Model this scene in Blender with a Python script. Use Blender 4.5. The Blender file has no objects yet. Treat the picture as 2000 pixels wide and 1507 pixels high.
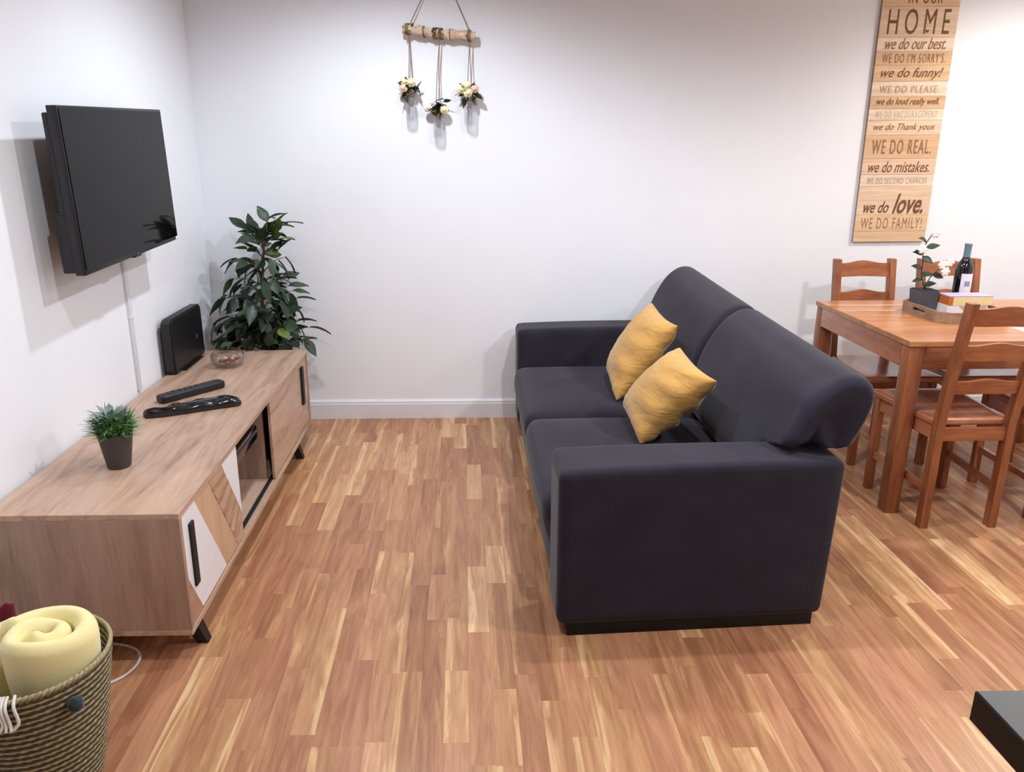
import bpy, bmesh, math, random
from mathutils import Vector, Matrix

random.seed(11)
scene = bpy.context.scene
COL = scene.collection
PI = math.pi

# ------------------------------------------------------------------ camera
CAM_H = 1.47
F_PX, CX_PX = 1540.0, 950.0
PITCH = math.atan(465 / F_PX)
YAW = math.atan(43 * math.cos(PITCH) / F_PX)
cam_data = bpy.data.cameras.new('camera')
cam = bpy.data.objects.new('camera', cam_data)
COL.objects.link(cam)
cam.location = (0, 0, CAM_H)
cam.rotation_euler = (PI / 2 - PITCH, 0, -YAW)
cam_data.sensor_fit = 'HORIZONTAL'
cam_data.sensor_width = 36
cam_data.lens = 36 * F_PX / 2000
cam_data.shift_x = (1000 - CX_PX) / 2000
cam_data.clip_start = 0.05
scene.camera = cam

# ------------------------------------------------------------------ world, exposure
world = bpy.data.worlds.new('world')
scene.world = world
world.use_nodes = True
world.node_tree.nodes['Background'].inputs[0].default_value = (0.9, 0.93, 1.0, 1)
world.node_tree.nodes['Background'].inputs[1].default_value = 0.15
scene.view_settings.view_transform = 'Standard'
scene.view_settings.look = 'None'
scene.view_settings.gamma = 1
scene.view_settings.use_curve_mapping = False
scene.view_settings.exposure = -0.22
scene.cycles.max_bounces = 10
scene.cycles.diffuse_bounces = 6
scene.cycles.transparent_max_bounces = 12
scene.cycles.caustics_reflective = False
scene.cycles.caustics_refractive = False

# ceiling lamps: x, y, watts, colour  (their light is made with the fixture in downlight())
CEIL = 2.45
LAMPS = [
    (-0.32, 3.28, 18, (0.92, 0.985, 1.08), 'ceiling downlight above the gap between the cabinet and the sofa'),
    (0.72, 2.50, 22, (0.93, 0.985, 1.07), 'ceiling downlight straight above the dark sofa'),
    (2.95, 3.35, 31, (1.0, 0.95, 0.89), 'ceiling downlight close to the wall over the dining table'),
    (2.05, 1.55, 42, (0.97, 0.98, 0.99), 'ceiling downlight over the open floor behind the sofa'),
    (-0.30, 1.45, 14, (0.93, 0.985, 1.07), 'added fill downlight in front of the television cabinet'),  # fill lamp added to brighten the throw in the basket, no known fixture
    (1.60, 0.30, 9, (0.99, 0.97, 0.95), 'added fill downlight above the stone worktop'),  # another added fill, lightens the worktop and the floor at lower right
]

# ------------------------------------------------------------------ room numbers
WY = 4.262      # back wall
WX = -1.37      # left wall
RX = 3.45       # right wall
FY = -1.7       # wall behind the camera


# ================================================================== materials
def srgb(r, g, b):
    def f(c):
        c /= 255.0
        return c / 12.92 if c <= 0.04045 else ((c + 0.055) / 1.055) ** 2.4
    return (f(r), f(g), f(b), 1)


class N:
    """small node-tree helper"""
    def __init__(self, name):
        self.m = bpy.data.materials.new(name)
        self.m.use_nodes = True
        self.t = self.m.node_tree
        self.b = self.t.nodes['Principled BSDF']

    def n(self, kind, **kw):
        nd = self.t.nodes.new(kind)
        for k, v in kw.items():
            setattr(nd, k, v)
        return nd

    def l(self, a, b):
        self.t.links.new(a, b)

    def set(self, **kw):
        names = dict(base='Base Color', rough='Roughness', metal='Metallic', spec='Specular IOR Level', ior='IOR',
                     trans='Transmission Weight', sheen='Sheen Weight', sheenr='Sheen Roughness', coat='Coat Weight',
                     coatr='Coat Roughness', sub='Subsurface Weight', alpha='Alpha')
        for k, v in kw.items():
            self.b.inputs[names[k]].default_value = v


def plain(name, c, rough=0.5, var=0.08, scale=20.0, bump=0.0, bscale=200.0, **kw):
    """solid colour with a slight procedural mottling and fine relief"""
    M = N(name)
    M.set(rough=rough, **kw)
    tc = M.n('ShaderNodeTexCoord')
    nz = M.n('ShaderNodeTexNoise')
    nz.inputs['Scale'].default_value = scale
    nz.inputs['Detail'].default_value = 4
    M.l(tc.outputs['Object'], nz.inputs['Vector'])
    r = M.n('ShaderNodeValToRGB')
    r.color_ramp.elements[0].position = 0.3
    r.color_ramp.elements[1].position = 0.7
    r.color_ramp.elements[0].color = tuple(x * (1 - var) for x in c[:3]) + (1,)
    r.color_ramp.elements[1].color = tuple(min(1, x * (1 + var)) for x in c[:3]) + (1,)
    M.l(nz.outputs['Fac'], r.inputs['Fac'])
    M.l(r.outputs['Color'], M.b.inputs['Base Color'])
    if bump > 0:
        n2 = M.n('ShaderNodeTexNoise')
        n2.inputs['Scale'].default_value = bscale
        n2.inputs['Detail'].default_value = 3
        M.l(tc.outputs['Object'], n2.inputs['Vector'])
        bp = M.n('ShaderNodeBump')
        bp.inputs['Strength'].default_value = bump
        bp.inputs['Distance'].default_value = 0.002
        M.l(n2.outputs['Fac'], bp.inputs['Height'])
        M.l(bp.outputs['Normal'], M.b.inputs['Normal'])
    return M.m


def wood(name, dark, mid, light, along='Y', rough=0.4, grain=26.0, stretch=0.07, streak=0.5, coat=0.0):
    """wood with grain running along one object axis"""
    M = N(name)
    M.set(rough=rough, coat=coat, coatr=0.15)
    tc = M.n('ShaderNodeTexCoord')
    mp = M.n('ShaderNodeMapping')
    sc = {'X': (stretch, 1, 1), 'Y': (1, stretch, 1), 'Z': (1, 1, stretch)}[along]
    mp.inputs['Scale'].default_value = tuple(s * grain for s in sc)
    M.l(tc.outputs['Object'], mp.inputs['Vector'])
    n1 = M.n('ShaderNodeTexNoise')
    n1.inputs['Scale'].default_value = 1.0
    n1.inputs['Detail'].default_value = 6
    n1.inputs['Roughness'].default_value = 0.65
    n1.inputs['Distortion'].default_value = 0.6
    M.l(mp.outputs['Vector'], n1.inputs['Vector'])
    mp2 = M.n('ShaderNodeMapping')
    mp2.inputs['Scale'].default_value = tuple(s * grain * 7 for s in sc)
    M.l(tc.outputs['Object'], mp2.inputs['Vector'])
    n2 = M.n('ShaderNodeTexNoise')
    n2.inputs['Scale'].default_value = 1.0
    n2.inputs['Detail'].default_value = 3
    M.l(mp2.outputs['Vector'], n2.inputs['Vector'])
    mx = M.n('ShaderNodeMix', data_type='FLOAT')
    mx.inputs['Factor'].default_value = 0.3 * streak + 0.1
    M.l(n1.outputs['Fac'], mx.inputs['A'])
    M.l(n2.outputs['Fac'], mx.inputs['B'])
    r = M.n('ShaderNodeValToRGB')
    e = r.color_ramp.elements
    e[0].position, e[0].color = 0.33, dark
    e[1].position, e[1].color = 0.68, light
    k = e.new(0.5)
    k.color = mid
    M.l(mx.outputs['Result'], r.inputs['Fac'])
    M.l(r.outputs['Color'], M.b.inputs['Base Color'])
    bp = M.n('ShaderNodeBump')
    bp.inputs['Strength'].default_value = 0.06
    bp.inputs['Distance'].default_value = 0.001
    M.l(n2.outputs['Fac'], bp.inputs['Height'])
    M.l(bp.outputs['Normal'], M.b.inputs['Normal'])
    return M.m


def fabric(name, c, weave=900.0, sheen=0.35, rough=0.95, wrinkle=0.0, var=0.12):
    M = N(name)
    M.set(rough=rough, sheen=sheen, sheenr=0.45, spec=0.15)
    tc = M.n('ShaderNodeTexCoord')
    n1 = M.n('ShaderNodeTexNoise')
    n1.inputs['Scale'].default_value = weave
    n1.inputs['Detail'].default_value = 2
    M.l(tc.outputs['Object'], n1.inputs['Vector'])
    n0 = M.n('ShaderNodeTexNoise')
    n0.inputs['Scale'].default_value = 7
    n0.inputs['Detail'].default_value = 4
    M.l(tc.outputs['Object'], n0.inputs['Vector'])
    mx = M.n('ShaderNodeMix', data_type='FLOAT')
    mx.inputs['Factor'].default_value = 0.5
    M.l(n1.outputs['Fac'], mx.inputs['A'])
    M.l(n0.outputs['Fac'], mx.inputs['B'])
    r = M.n('ShaderNodeValToRGB')
    r.color_ramp.elements[0].position = 0.35
    r.color_ramp.elements[1].position = 0.65
    r.color_ramp.elements[0].color = tuple(x * (1 - var) for x in c[:3]) + (1,)
    r.color_ramp.elements[1].color = tuple(x * (1 + var) for x in c[:3]) + (1,)
    M.l(mx.outputs['Result'], r.inputs['Fac'])
    M.l(r.outputs['Color'], M.b.inputs['Base Color'])
    bp = M.n('ShaderNodeBump')
    bp.inputs['Strength'].default_value = 0.35
    bp.inputs['Distance'].default_value = 0.0012
    M.l(n1.outputs['Fac'], bp.inputs['Height'])
    last = bp
    if wrinkle > 0:
        mp = M.n('ShaderNodeMapping')
        mp.inputs['Scale'].default_value = (14, 5, 26)
        M.l(tc.outputs['Object'], mp.inputs['Vector'])
        n3 = M.n('ShaderNodeTexNoise')
        n3.inputs['Scale'].default_value = 1
        n3.inputs['Detail'].default_value = 3
        n3.inputs['Distortion'].default_value = 0.8
        M.l(mp.outputs['Vector'], n3.inputs['Vector'])
        b2 = M.n('ShaderNodeBump')
        b2.inputs['Strength'].default_value = wrinkle
        b2.inputs['Distance'].default_value = 0.012
        M.l(n3.outputs['Fac'], b2.inputs['Height'])
        M.l(bp.outputs['Normal'], b2.inputs['Normal'])
        last = b2
    M.l(last.outputs['Normal'], M.b.inputs['Normal'])
    return M.m


def strip_floor_material():
    """laminate strip: every strip carries its own tone in the 'tone' colour attribute"""
    M = N('laminate_strip')
    M.set(rough=0.34, spec=0.45)
    at = M.n('ShaderNodeAttribute', attribute_name='tone')
    sp = M.n('ShaderNodeSeparateColor')
    M.l(at.outputs['Color'], sp.inputs['Color'])
    geo = M.n('ShaderNodeNewGeometry')
    off = M.n('ShaderNodeVectorMath', operation='SCALE')
    cmb = M.n('ShaderNodeCombineXYZ')
    M.l(sp.outputs['Red'], cmb.inputs[0])
    M.l(sp.outputs['Green'], cmb.inputs[1])
    M.l(cmb.outputs[0], off.inputs[0])
    off.inputs['Scale'].default_value = 37.0
    add = M.n('ShaderNodeVectorMath', operation='ADD')
    M.l(geo.outputs['Position'], add.inputs[0])
    M.l(off.outputs['Vector'], add.inputs[1])
    mp = M.n('ShaderNodeMapping')
    mp.inputs['Scale'].default_value = (30, 2.6, 1)
    M.l(add.outputs['Vector'], mp.inputs['Vector'])
    n1 = M.n('ShaderNodeTexNoise')
    n1.inputs['Scale'].default_value = 1
    n1.inputs['Detail'].default_value = 5
    n1.inputs['Roughness'].default_value = 0.6
    n1.inputs['Distortion'].default_value = 1.2
    M.l(mp.outputs['Vector'], n1.inputs['Vector'])
    mp2 = M.n('ShaderNodeMapping')
    mp2.inputs['Scale'].default_value = (190, 9, 1)
    M.l(add.outputs['Vector'], mp2.inputs['Vector'])
    n2 = M.n('ShaderNodeTexNoise')
    n2.inputs['Scale'].default_value = 1
    n2.inputs['Detail'].default_value = 3
    M.l(mp2.outputs['Vector'], n2.inputs['Vector'])
    # tone + grain
    s1 = M.n('ShaderNodeMath', operation='MULTIPLY_ADD')
    M.l(n1.outputs['Fac'], s1.inputs[0])
    s1.inputs[1].default_value = 0.95
    s1.inputs[2].default_value = -0.475
    s2 = M.n('ShaderNodeMath', operation='MULTIPLY_ADD')
    M.l(n2.outputs['Fac'], s2.inputs[0])
    s2.inputs[1].default_value = 0.22
    s2.inputs[2].default_value = -0.11
    a1 = M.n('ShaderNodeMath', operation='ADD')
    M.l(s1.outputs[0], a1.inputs[0])
    M.l(s2.outputs[0], a1.inputs[1])
    a2 = M.n('ShaderNodeMath', operation='ADD', use_clamp=True)
    M.l(a1.outputs[0], a2.inputs[0])
    # pale sapwood running in from one long edge of some strips
    su = M.n('ShaderNodeMath', operation='MULTIPLY_ADD')
    M.l(n1.outputs['Fac'], su.inputs[0])
    su.inputs[1].default_value = 1.1
    M.l(sp.outputs['Blue'], su.inputs[2])
    sm = M.n('ShaderNodeMapRange', interpolation_type='SMOOTHSTEP')
    M.l(su.outputs[0], sm.inputs['Value'])
    sm.inputs['From Min'].default_value = 1.18
    sm.inputs['From Max'].default_value = 1.42
    sg = M.n('ShaderNodeMapRange', interpolation_type='SMOOTHSTEP')
    M.l(sp.outputs['Green'], sg.inputs['Value'])
    sg.inputs['From Min'].default_value = 0.45
    sg.inputs['From Max'].default_value = 0.65
    sg.inputs['To Max'].default_value = 0.22
    sap = M.n('ShaderNodeMath', operation='MULTIPLY_ADD')
    M.l(sm.outputs['Result'], sap.inputs[0])
    M.l(sg.outputs['Result'], sap.inputs[1])
    M.l(sp.outputs['Red'], sap.inputs[2])
    M.l(sap.outputs[0], a2.inputs[1])
    r = M.n('ShaderNodeValToRGB')
    e = r.color_ramp.elements
    e[0].position, e[0].color = 0.0, srgb(118, 76, 54)
    e[1].position, e[1].color = 1.0, srgb(226, 190, 150)
    k = e.new(0.35)
    k.color = srgb(162, 112, 82)
    k = e.new(0.65)
    k.color = srgb(192, 144, 108)
    M.l(a2.outputs[0], r.inputs['Fac'])
    # a slight rosy or honey cast that differs from strip to strip and drifts along it
    cast = M.n('ShaderNodeMix', data_type='RGBA', blend_type='MULTIPLY')
    cr = M.n('ShaderNodeValToRGB')
    cr.color_ramp.elements[0].color = (1.0, 0.93, 0.93, 1)
    cr.color_ramp.elements[1].color = (1.0, 1.03, 0.90, 1)
    cf = M.n('ShaderNodeMath', operation='MULTIPLY_ADD')
    M.l(n1.outputs['Fac'], cf.inputs[0])
    cf.inputs[1].default_value = 0.8
    sub = M.n('ShaderNodeMath', operation='SUBTRACT')
    M.l(sp.outputs['Green'], sub.inputs[0])
    sub.inputs[1].default_value = 0.4
    M.l(sub.outputs[0], cf.inputs[2])
    M.l(cf.outputs[0], cr.inputs['Fac'])
    cast.inputs['Factor'].default_value = 1.0
    M.l(r.outputs['Color'], cast.inputs['A'])
    M.l(cr.outputs['Color'], cast.inputs['B'])
    M.l(cast.outputs['Result'], M.b.inputs['Base Color'])
    bp = M.n('ShaderNodeBump')
    bp.inputs['Strength'].default_value = 0.05
    bp.inputs['Distance'].default_value = 0.001
    M.l(n2.outputs['Fac'], bp.inputs['Height'])
    M.l(bp.outputs['Normal'], M.b.inputs['Normal'])
    return M.m


def glass(name, tint=(1, 1, 1, 1), rough=0.02, alpha_mix=0.75):
    """thin clear glass: mostly see-through with real reflections"""
    M = N(name)
    t = M.t
    out = t.nodes['Material Output']
    tr = M.n('ShaderNodeBsdfTransparent')
    tr.inputs['Color'].default_value = tint
    gl = M.n('ShaderNodeBsdfGlossy')
    gl.inputs['Roughness'].default_value = rough
    lw = M.n('ShaderNodeLayerWeight')
    lw.inputs['Blend'].default_value = 0.25
    mul = M.n('ShaderNodeMath', operation='MULTIPLY_ADD')
    M.l(lw.outputs['Facing'], mul.inputs[0])
    mul.inputs[1].default_value = 1 - alpha_mix
    mul.inputs[2].default_value = 0.04
    mx = M.n('ShaderNodeMixShader')
    M.l(mul.outputs[0], mx.inputs['Fac'])
    M.l(tr.outputs[0], mx.inputs[1])
    M.l(gl.outputs[0], mx.inputs[2])
    M.l(mx.outputs[0], out.inputs['Surface'])
    return M.m


def granite(name):
    M = N(name)
    M.set(rough=0.12, spec=0.6)
    tc = M.n('ShaderNodeTexCoord')
    v = M.n('ShaderNodeTexVoronoi')
    v.inputs['Scale'].default_value = 130
    M.l(tc.outputs['Object'], v.inputs['Vector'])
    r = M.n('ShaderNodeValToRGB')
    r.color_ramp.interpolation = 'CONSTANT'
    e = r.color_ramp.elements
    e[0].position, e[0].color = 0.0, srgb(112, 114, 115)
    e[1].position, e[1].color = 0.9, srgb(235, 235, 235)
    k = e.new(0.5)
    k.color = srgb(134, 137, 137)
    sp = M.n('ShaderNodeSeparateColor')
    M.l(v.outputs['Color'], sp.inputs['Color'])
    M.l(sp.outputs['Red'], r.inputs['Fac'])
    e[1].position = 0.972
    M.l(r.outputs['Color'], M.b.inputs['Base Color'])
    return M.m


def two_tone_leaf(name, a, b, rough=0.4):
    M = N(name)
    M.set(rough=rough, spec=0.4)
    oi = M.n('ShaderNodeObjectInfo')
    r = M.n('ShaderNodeValToRGB')
    r.color_ramp.elements[0].color = a
    r.color_ramp.elements[1].color = b
    M.l(oi.outputs['Random'], r.inputs['Fac'])
    M.l(r.outputs['Color'], M.b.inputs['Base Color'])
    return M.m


def emit(name, c, s):
    M = N(name)
    M.set(base=c)
    M.b.inputs['Emission Color'].default_value = c
    M.b.inputs['Emission Strength'].default_value = s
    return M.m


MAT = dict(
    wall=plain('wall_paint', srgb(234, 236, 240), 0.7, 0.012, 3.0, 0.03, 300),
    ceiling=plain('ceiling_paint', srgb(232, 232, 232), 0.8, 0.01, 3.0),
    gloss_white=plain('white_gloss_paint', srgb(222, 222, 226), 0.35, 0.02, 8.0),
    subfloor=plain('floor_underlay', srgb(70, 44, 30), 0.9),
    strip=strip_floor_material(),
    sofa=fabric('charcoal_sofa_fabric', srgb(43, 40, 51), 420, 0.16, var=0.22),
    sofa_plinth=plain('black_sofa_plinth', srgb(16, 15, 16), 0.7),
    mustard=fabric('mustard_velvet', srgb(205, 156, 84), 400, 0.35, 0.75, 0.55, 0.10),
    oak=wood('pale_oak_laminate', srgb(150, 118, 98), srgb(186, 154, 132), srgb(204, 174, 150), 'Y', 0.42, 16, 0.10),
    oak_end=wood('pale_oak_laminate_end', srgb(142, 112, 95), srgb(168, 138, 120), srgb(184, 154, 134), 'Z', 0.45, 16, 0.10),
    oak_light=wood('light_oak_inlay', srgb(182, 146, 114), srgb(200, 164, 132), srgb(212, 178, 148), 'Z', 0.45, 16, 0.10),
    oak_block=wood('brown_block_inlay', srgb(148, 112, 86), srgb(172, 134, 104), srgb(190, 152, 120), 'Y', 0.5, 30, 0.15),
    white_inlay=plain('white_inlay', srgb(228, 226, 230), 0.45, 0.03, 60),
    black_metal=plain('black_metal', srgb(15, 13, 15), 0.6, 0.1, 30),
    black_plastic=plain('black_plastic', srgb(17, 17, 20), 0.4, 0.1, 30),
    black_gloss=plain('black_gloss_plastic', srgb(20, 20, 24), 0.12, 0.1, 30, spec=0.7),
    tv_screen=plain('television_screen', srgb(7, 7, 8), 0.06, 0.02, 4, spec=0.10),
    tv_shell=plain('television_shell', srgb(15, 15, 17), 0.35, 0.05, 10),
    sticker=plain('white_sticker', srgb(235, 235, 235), 0.5),
    grey_button=plain('grey_rubber', srgb(70, 70, 74), 0.6),
    pine=wood('stained_pine', srgb(112, 62, 36), srgb(146, 86, 52), srgb(172, 108, 68), 'Z', 0.36, 22, 0.10, coat=0.15),
    pine_x=wood('stained_pine_rail', srgb(116, 64, 38), srgb(150, 88, 54), srgb(176, 112, 70), 'X', 0.36, 22, 0.10, coat=0.15),
    pine_seat=wood('stained_pine_seat', srgb(150, 86, 56), srgb(178, 110, 76), srgb(200, 134, 96), 'Y', 0.28, 18, 0.12, coat=0.9),
    pine_top=wood('stained_pine_top', srgb(152, 94, 56), srgb(184, 124, 80), srgb(204, 146, 98), 'X', 0.32, 14, 0.10, coat=0.2),
    sign_edge=plain('sign_edge', srgb(120, 104, 92), 0.8),
    ink=plain('brown_print', srgb(112, 72, 46), 0.8, 0.18, 120),
    ink_mid=plain('tan_print', srgb(146, 104, 76), 0.8, 0.15, 120),
    ink_faint=plain('faint_print', srgb(186, 158, 134), 0.8, 0.1, 120),
    rope=plain('jute_twine', srgb(138, 112, 84), 0.9, 0.2, 300, 0.4, 600),
    drift=wood('driftwood', srgb(120, 100, 80), srgb(206, 178, 148), srgb(234, 214, 190), 'X', 0.8, 60, 0.35),
    bark=wood('ficus_bark', srgb(66, 50, 40), srgb(96, 74, 60), srgb(120, 96, 80), 'Z', 0.8, 40, 0.2),
    glass=glass('clear_glass', (0.965, 0.968, 0.972, 1), 0.03, 0.55),
    glass_bowl=glass('bowl_glass', (0.93, 0.92, 0.91, 1), 0.03, 0.55),
    cream=plain('cream_petal', srgb(238, 226, 184), 0.7, 0.08, 80, sub=0.0),
    white_petal=plain('white_petal', srgb(244, 240, 232), 0.7, 0.04, 80),
    blush=plain('blush_petal', srgb(232, 196, 174), 0.7, 0.08, 80),
    leaf=two_tone_leaf('ficus_leaf', srgb(30, 44, 34), srgb(58, 80, 54)),
    leaf_light=two_tone_leaf('young_ficus_leaf', srgb(70, 96, 44), srgb(110, 132, 66)),
    leaf_dark=two_tone_leaf('dark_leaf', srgb(30, 44, 30), srgb(58, 74, 46)),
    grass=plain('small_plant_green', srgb(100, 146, 88), 0.6, 0.35, 60),
    grass_grey=plain('small_plant_grey_green', srgb(128, 144, 140), 0.6, 0.2, 60),
    pot_grey=plain('dark_grey_pot', srgb(66, 63, 64), 0.6, 0.06, 30),
    pot_slate=plain('slate_pot', srgb(74, 78, 86), 0.6, 0.1, 30),
    soil=plain('dark_soil', srgb(38, 30, 24), 0.95, 0.3, 100),
    potpourri=plain('dried_petals', srgb(118, 72, 60), 0.8, 0.35, 90),
    potpourri2=plain('pale_dried_petals', srgb(196, 168, 150), 0.8, 0.3, 90),
    throw=fabric('pale_yellow_fleece', srgb(240, 228, 168), 300, 0.5, 0.95, 0.0, 0.05),
    throw_red=fabric('dark_red_fleece', srgb(96, 16, 34), 300, 0.4, 0.95),
    weave_light=plain('natural_seagrass', srgb(166, 154, 118), 0.85, 0.25, 140, 0.3, 500),
    weave_dark=plain('dark_seagrass', srgb(72, 62, 46), 0.85, 0.25, 140, 0.3, 500),
    tassel_white=plain('white_cord', srgb(226, 220, 214), 0.9, 0.05, 60),
    tassel_teal=fabric('dark_teal_yarn', srgb(44, 58, 60), 500, 0.4),
    cable=plain('white_cable', srgb(214, 208, 204), 0.5, 0.02),
    granite=granite('grey_granite'),
    black_edge=plain('black_polished_edge', srgb(8, 7, 8), 0.35, spec=0.2),
    tray=wood('greyed_wood_tray', srgb(126, 98, 76), srgb(150, 120, 96), srgb(172, 142, 116), 'X', 0.6, 24, 0.1),
    wine_glass=plain('dark_bottle_glass', srgb(12, 12, 18), 0.08, 0.05, spec=0.7),
    foil=plain('grey_blue_foil', srgb(106, 132, 146), 0.4, 0.05),
    label=plain('white_paper_label', srgb(228, 226, 232), 0.7, 0.04, 40),
    print_grey=plain('grey_label_print', srgb(150, 150, 160), 0.7),
    box_cream=plain('cream_card', srgb(238, 214, 160), 0.6, 0.06, 14),
    box_orange=plain('orange_card', srgb(196, 112, 48), 0.6, 0.06, 14),
    box_lilac=plain('lilac_card', srgb(178, 170, 214), 0.6, 0.06, 14),
    box_white=plain('white_card', srgb(236, 230, 234), 0.6, 0.06, 30),
    box_mauve=plain('mauve_card', srgb(206, 170, 170), 0.6, 0.1, 30),
    box_navy=plain('navy_card_print', srgb(60, 56, 100), 0.6),
    paper=plain('white_paper', srgb(245, 244, 240), 0.7, 0.02),
    lamp_glow=emit('lamp_glow', (1.0, 0.95, 0.88, 1), 6.0),
    lamp_ring=plain('brushed_lamp_ring', srgb(200, 200, 200), 0.35, 0.03, metal=0.8),
)
SIGN_TINTS = [wood('sign_plank_%s' % n, srgb(*[c - 22 for c in t]), srgb(*t), srgb(*[min(255, c + 14) for c in t]), 'X', 0.8, 40, 0.06)
              for n, t in (('honey', (216, 182, 144)), ('sand', (220, 192, 162)), ('pale', (224, 202, 178)), ('tan', (206, 170, 132)), ('rose', (216, 182, 154)))]


# ================================================================== mesh helpers
def link(name, bm, mat, parent=None, loc=None, smooth=False):
    me = bpy.data.meshes.new(name)
    bm.normal_update()
    bm.to_mesh(me)
    bm.free()
    if mat is not None:
        for m in (mat if isinstance(mat, (list, tuple)) else [mat]):
            me.materials.append(m)
    if smooth:
        for p in me.polygons:
            p.use_smooth = True
    o = bpy.data.objects.new(name, me)
    COL.objects.link(o)
    if parent is not None:
        o.parent = parent
    if loc is not None:
        o.location = loc
    return o


def autosmooth(o, deg=35):
    """smooth shading but crisp where faces meet at a sharp angle"""
    me = o.data
    bm = bmesh.new()
    bm.from_mesh(me)
    a = math.radians(deg)
    for e in bm.edges:
        e.smooth = len(e.link_faces) == 2 and e.calc_face_angle(0) < a
    for f in bm.faces:
        f.smooth = True
    bm.to_mesh(me)
    bm.free()
    return o


def empty(name, loc=(0, 0, 0), rz=0.0):
    o = bpy.data.objects.new(name, None)
    COL.objects.link(o)
    o.location = loc
    o.rotation_euler = (0, 0, rz)
    o.empty_display_size = 0.05
    return o


def tag(o, label, cat, group=None, kind=None):
    o['label'] = label
    o['category'] = cat
    if group:
        o['group'] = group
    if kind:
        o['kind'] = kind
    return o


def structure(o):
    o['kind'] = 'structure'
    return o


def box(bm, x0, x1, y0, y1, z0, z1, bev=0.0, seg=2, mi=0):
    vs = [bm.verts.new(p) for p in ((x0, y0, z0), (x1, y0, z0), (x1, y1, z0), (x0, y1, z0),
                                    (x0, y0, z1), (x1, y0, z1), (x1, y1, z1), (x0, y1, z1))]
    fs = [bm.faces.new([vs[i] for i in q]) for q in ((3, 2, 1, 0), (4, 5, 6, 7), (0, 1, 5, 4), (1, 2, 6, 5), (2, 3, 7, 6), (3, 0, 4, 7))]
    for f in fs:
        f.material_index = mi
    if bev > 0:
        es = list({e for f in fs for e in f.edges})
        bmesh.ops.bevel(bm, geom=es, offset=bev, segments=seg, profile=0.5, affect='EDGES')
    return fs


def boxo(name, mat, parent, x0, x1, y0, y1, z0, z1, bev=0.0, seg=2):
    bm = bmesh.new()
    box(bm, x0, x1, y0, y1, z0, z1, bev, seg)
    o = link(name, bm, mat, parent)
    if bev > 0:
        autosmooth(o)
    return o


def hexa(bm, bottom, top):
    """box from 4 bottom and 4 top points (both counter-clockwise seen from above)"""
    b = [bm.verts.new(p) for p in bottom]
    t = [bm.verts.new(p) for p in top]
    bm.faces.new(b[::-1])
    bm.faces.new(t)
    n = len(b)
    for i in range(n):
        bm.faces.new((b[i], b[(i + 1) % n], t[(i + 1) % n], t[i]))


def bar(bm, p, q, w, h=None, up=(0, 0, 1), w2=None, h2=None):
    """rectangular bar from p to q"""
    p, q = Vector(p), Vector(q)
    h = w if h is None else h
    w2 = w if w2 is None else w2
    h2 = h if h2 is None else h2
    d = (q - p).normalized()
    s = d.cross(Vector(up))
    if s.length < 1e-5:
        s = d.cross(Vector((0, 1, 0)))
    s.normalize()
    u = s.cross(d).normalized()
    A = [p + s * (a * w / 2) + u * (b * h / 2) for a, b in ((-1, -1), (1, -1), (1, 1), (-1, 1))]
    B = [q + s * (a * w2 / 2) + u * (b * h2 / 2) for a, b in ((-1, -1), (1, -1), (1, 1), (-1, 1))]
    va = [bm.verts.new(x) for x in A]
    vb = [bm.verts.new(x) for x in B]
    fs = [bm.faces.new(va[::-1]), bm.faces.new(vb)]
    for i in range(4):
        fs.append(bm.faces.new((va[i], va[(i + 1) % 4], vb[(i + 1) % 4], vb[i])))
    bmesh.ops.recalc_face_normals(bm, faces=fs)


def tube(bm, pts, r, seg=8, closed=False, caps=True):
    pts = [Vector(p) for p in pts]
    n = len(pts)
    rs = r if isinstance(r, (list, tuple)) else [r] * n
    rings = []
    prev = None
    for i, p in enumerate(pts):
        if closed:
            d = pts[(i + 1) % n] - pts[i - 1]
        else:
            d = pts[min(i + 1, n - 1)] - pts[max(i - 1, 0)]
        d.normalize()
        if prev is None:
            ref = Vector((0, 0, 1)) if abs(d.z) < 0.9 else Vector((1, 0, 0))
            s = d.cross(ref).normalized()
        else:
            s = (prev - d * prev.dot(d)).normalized()
        prev = s
        u = d.cross(s)
        rings.append([bm.verts.new(p + (s * math.cos(a) + u * math.sin(a)) * rs[i]) for a in (2 * PI * k / seg for k in range(seg))])
    m = n if closed else n - 1
    fs = []
    for i in range(m):
        a, b = rings[i], rings[(i + 1) % n]
        for k in range(seg):
            fs.append(bm.faces.new((a[k], a[(k + 1) % seg], b[(k + 1) % seg], b[k])))
    if caps and not closed:
        fs.append(bm.faces.new(rings[0][::-1]))
        fs.append(bm.faces.new(rings[-1]))
    return fs


def lathe(bm, prof, seg=32, c=(0, 0, 0), cap_first=False, cap_last=False):
    rings = []
    for r, z in prof:
        rings.append([bm.verts.new((c[0] + r * math.cos(2 * PI * k / seg), c[1] + r * math.sin(2 * PI * k / seg), c[2] + z)) for k in range(seg)])
    for a, b in zip(rings, rings[1:]):
        for k in range(seg):
            bm.faces.new((a[k], a[(k + 1) % seg], b[(k + 1) % seg], b[k]))
    if cap_first:
        bm.faces.new(rings[0][::-1])
    if cap_last:
        bm.faces.new(rings[-1])


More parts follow.
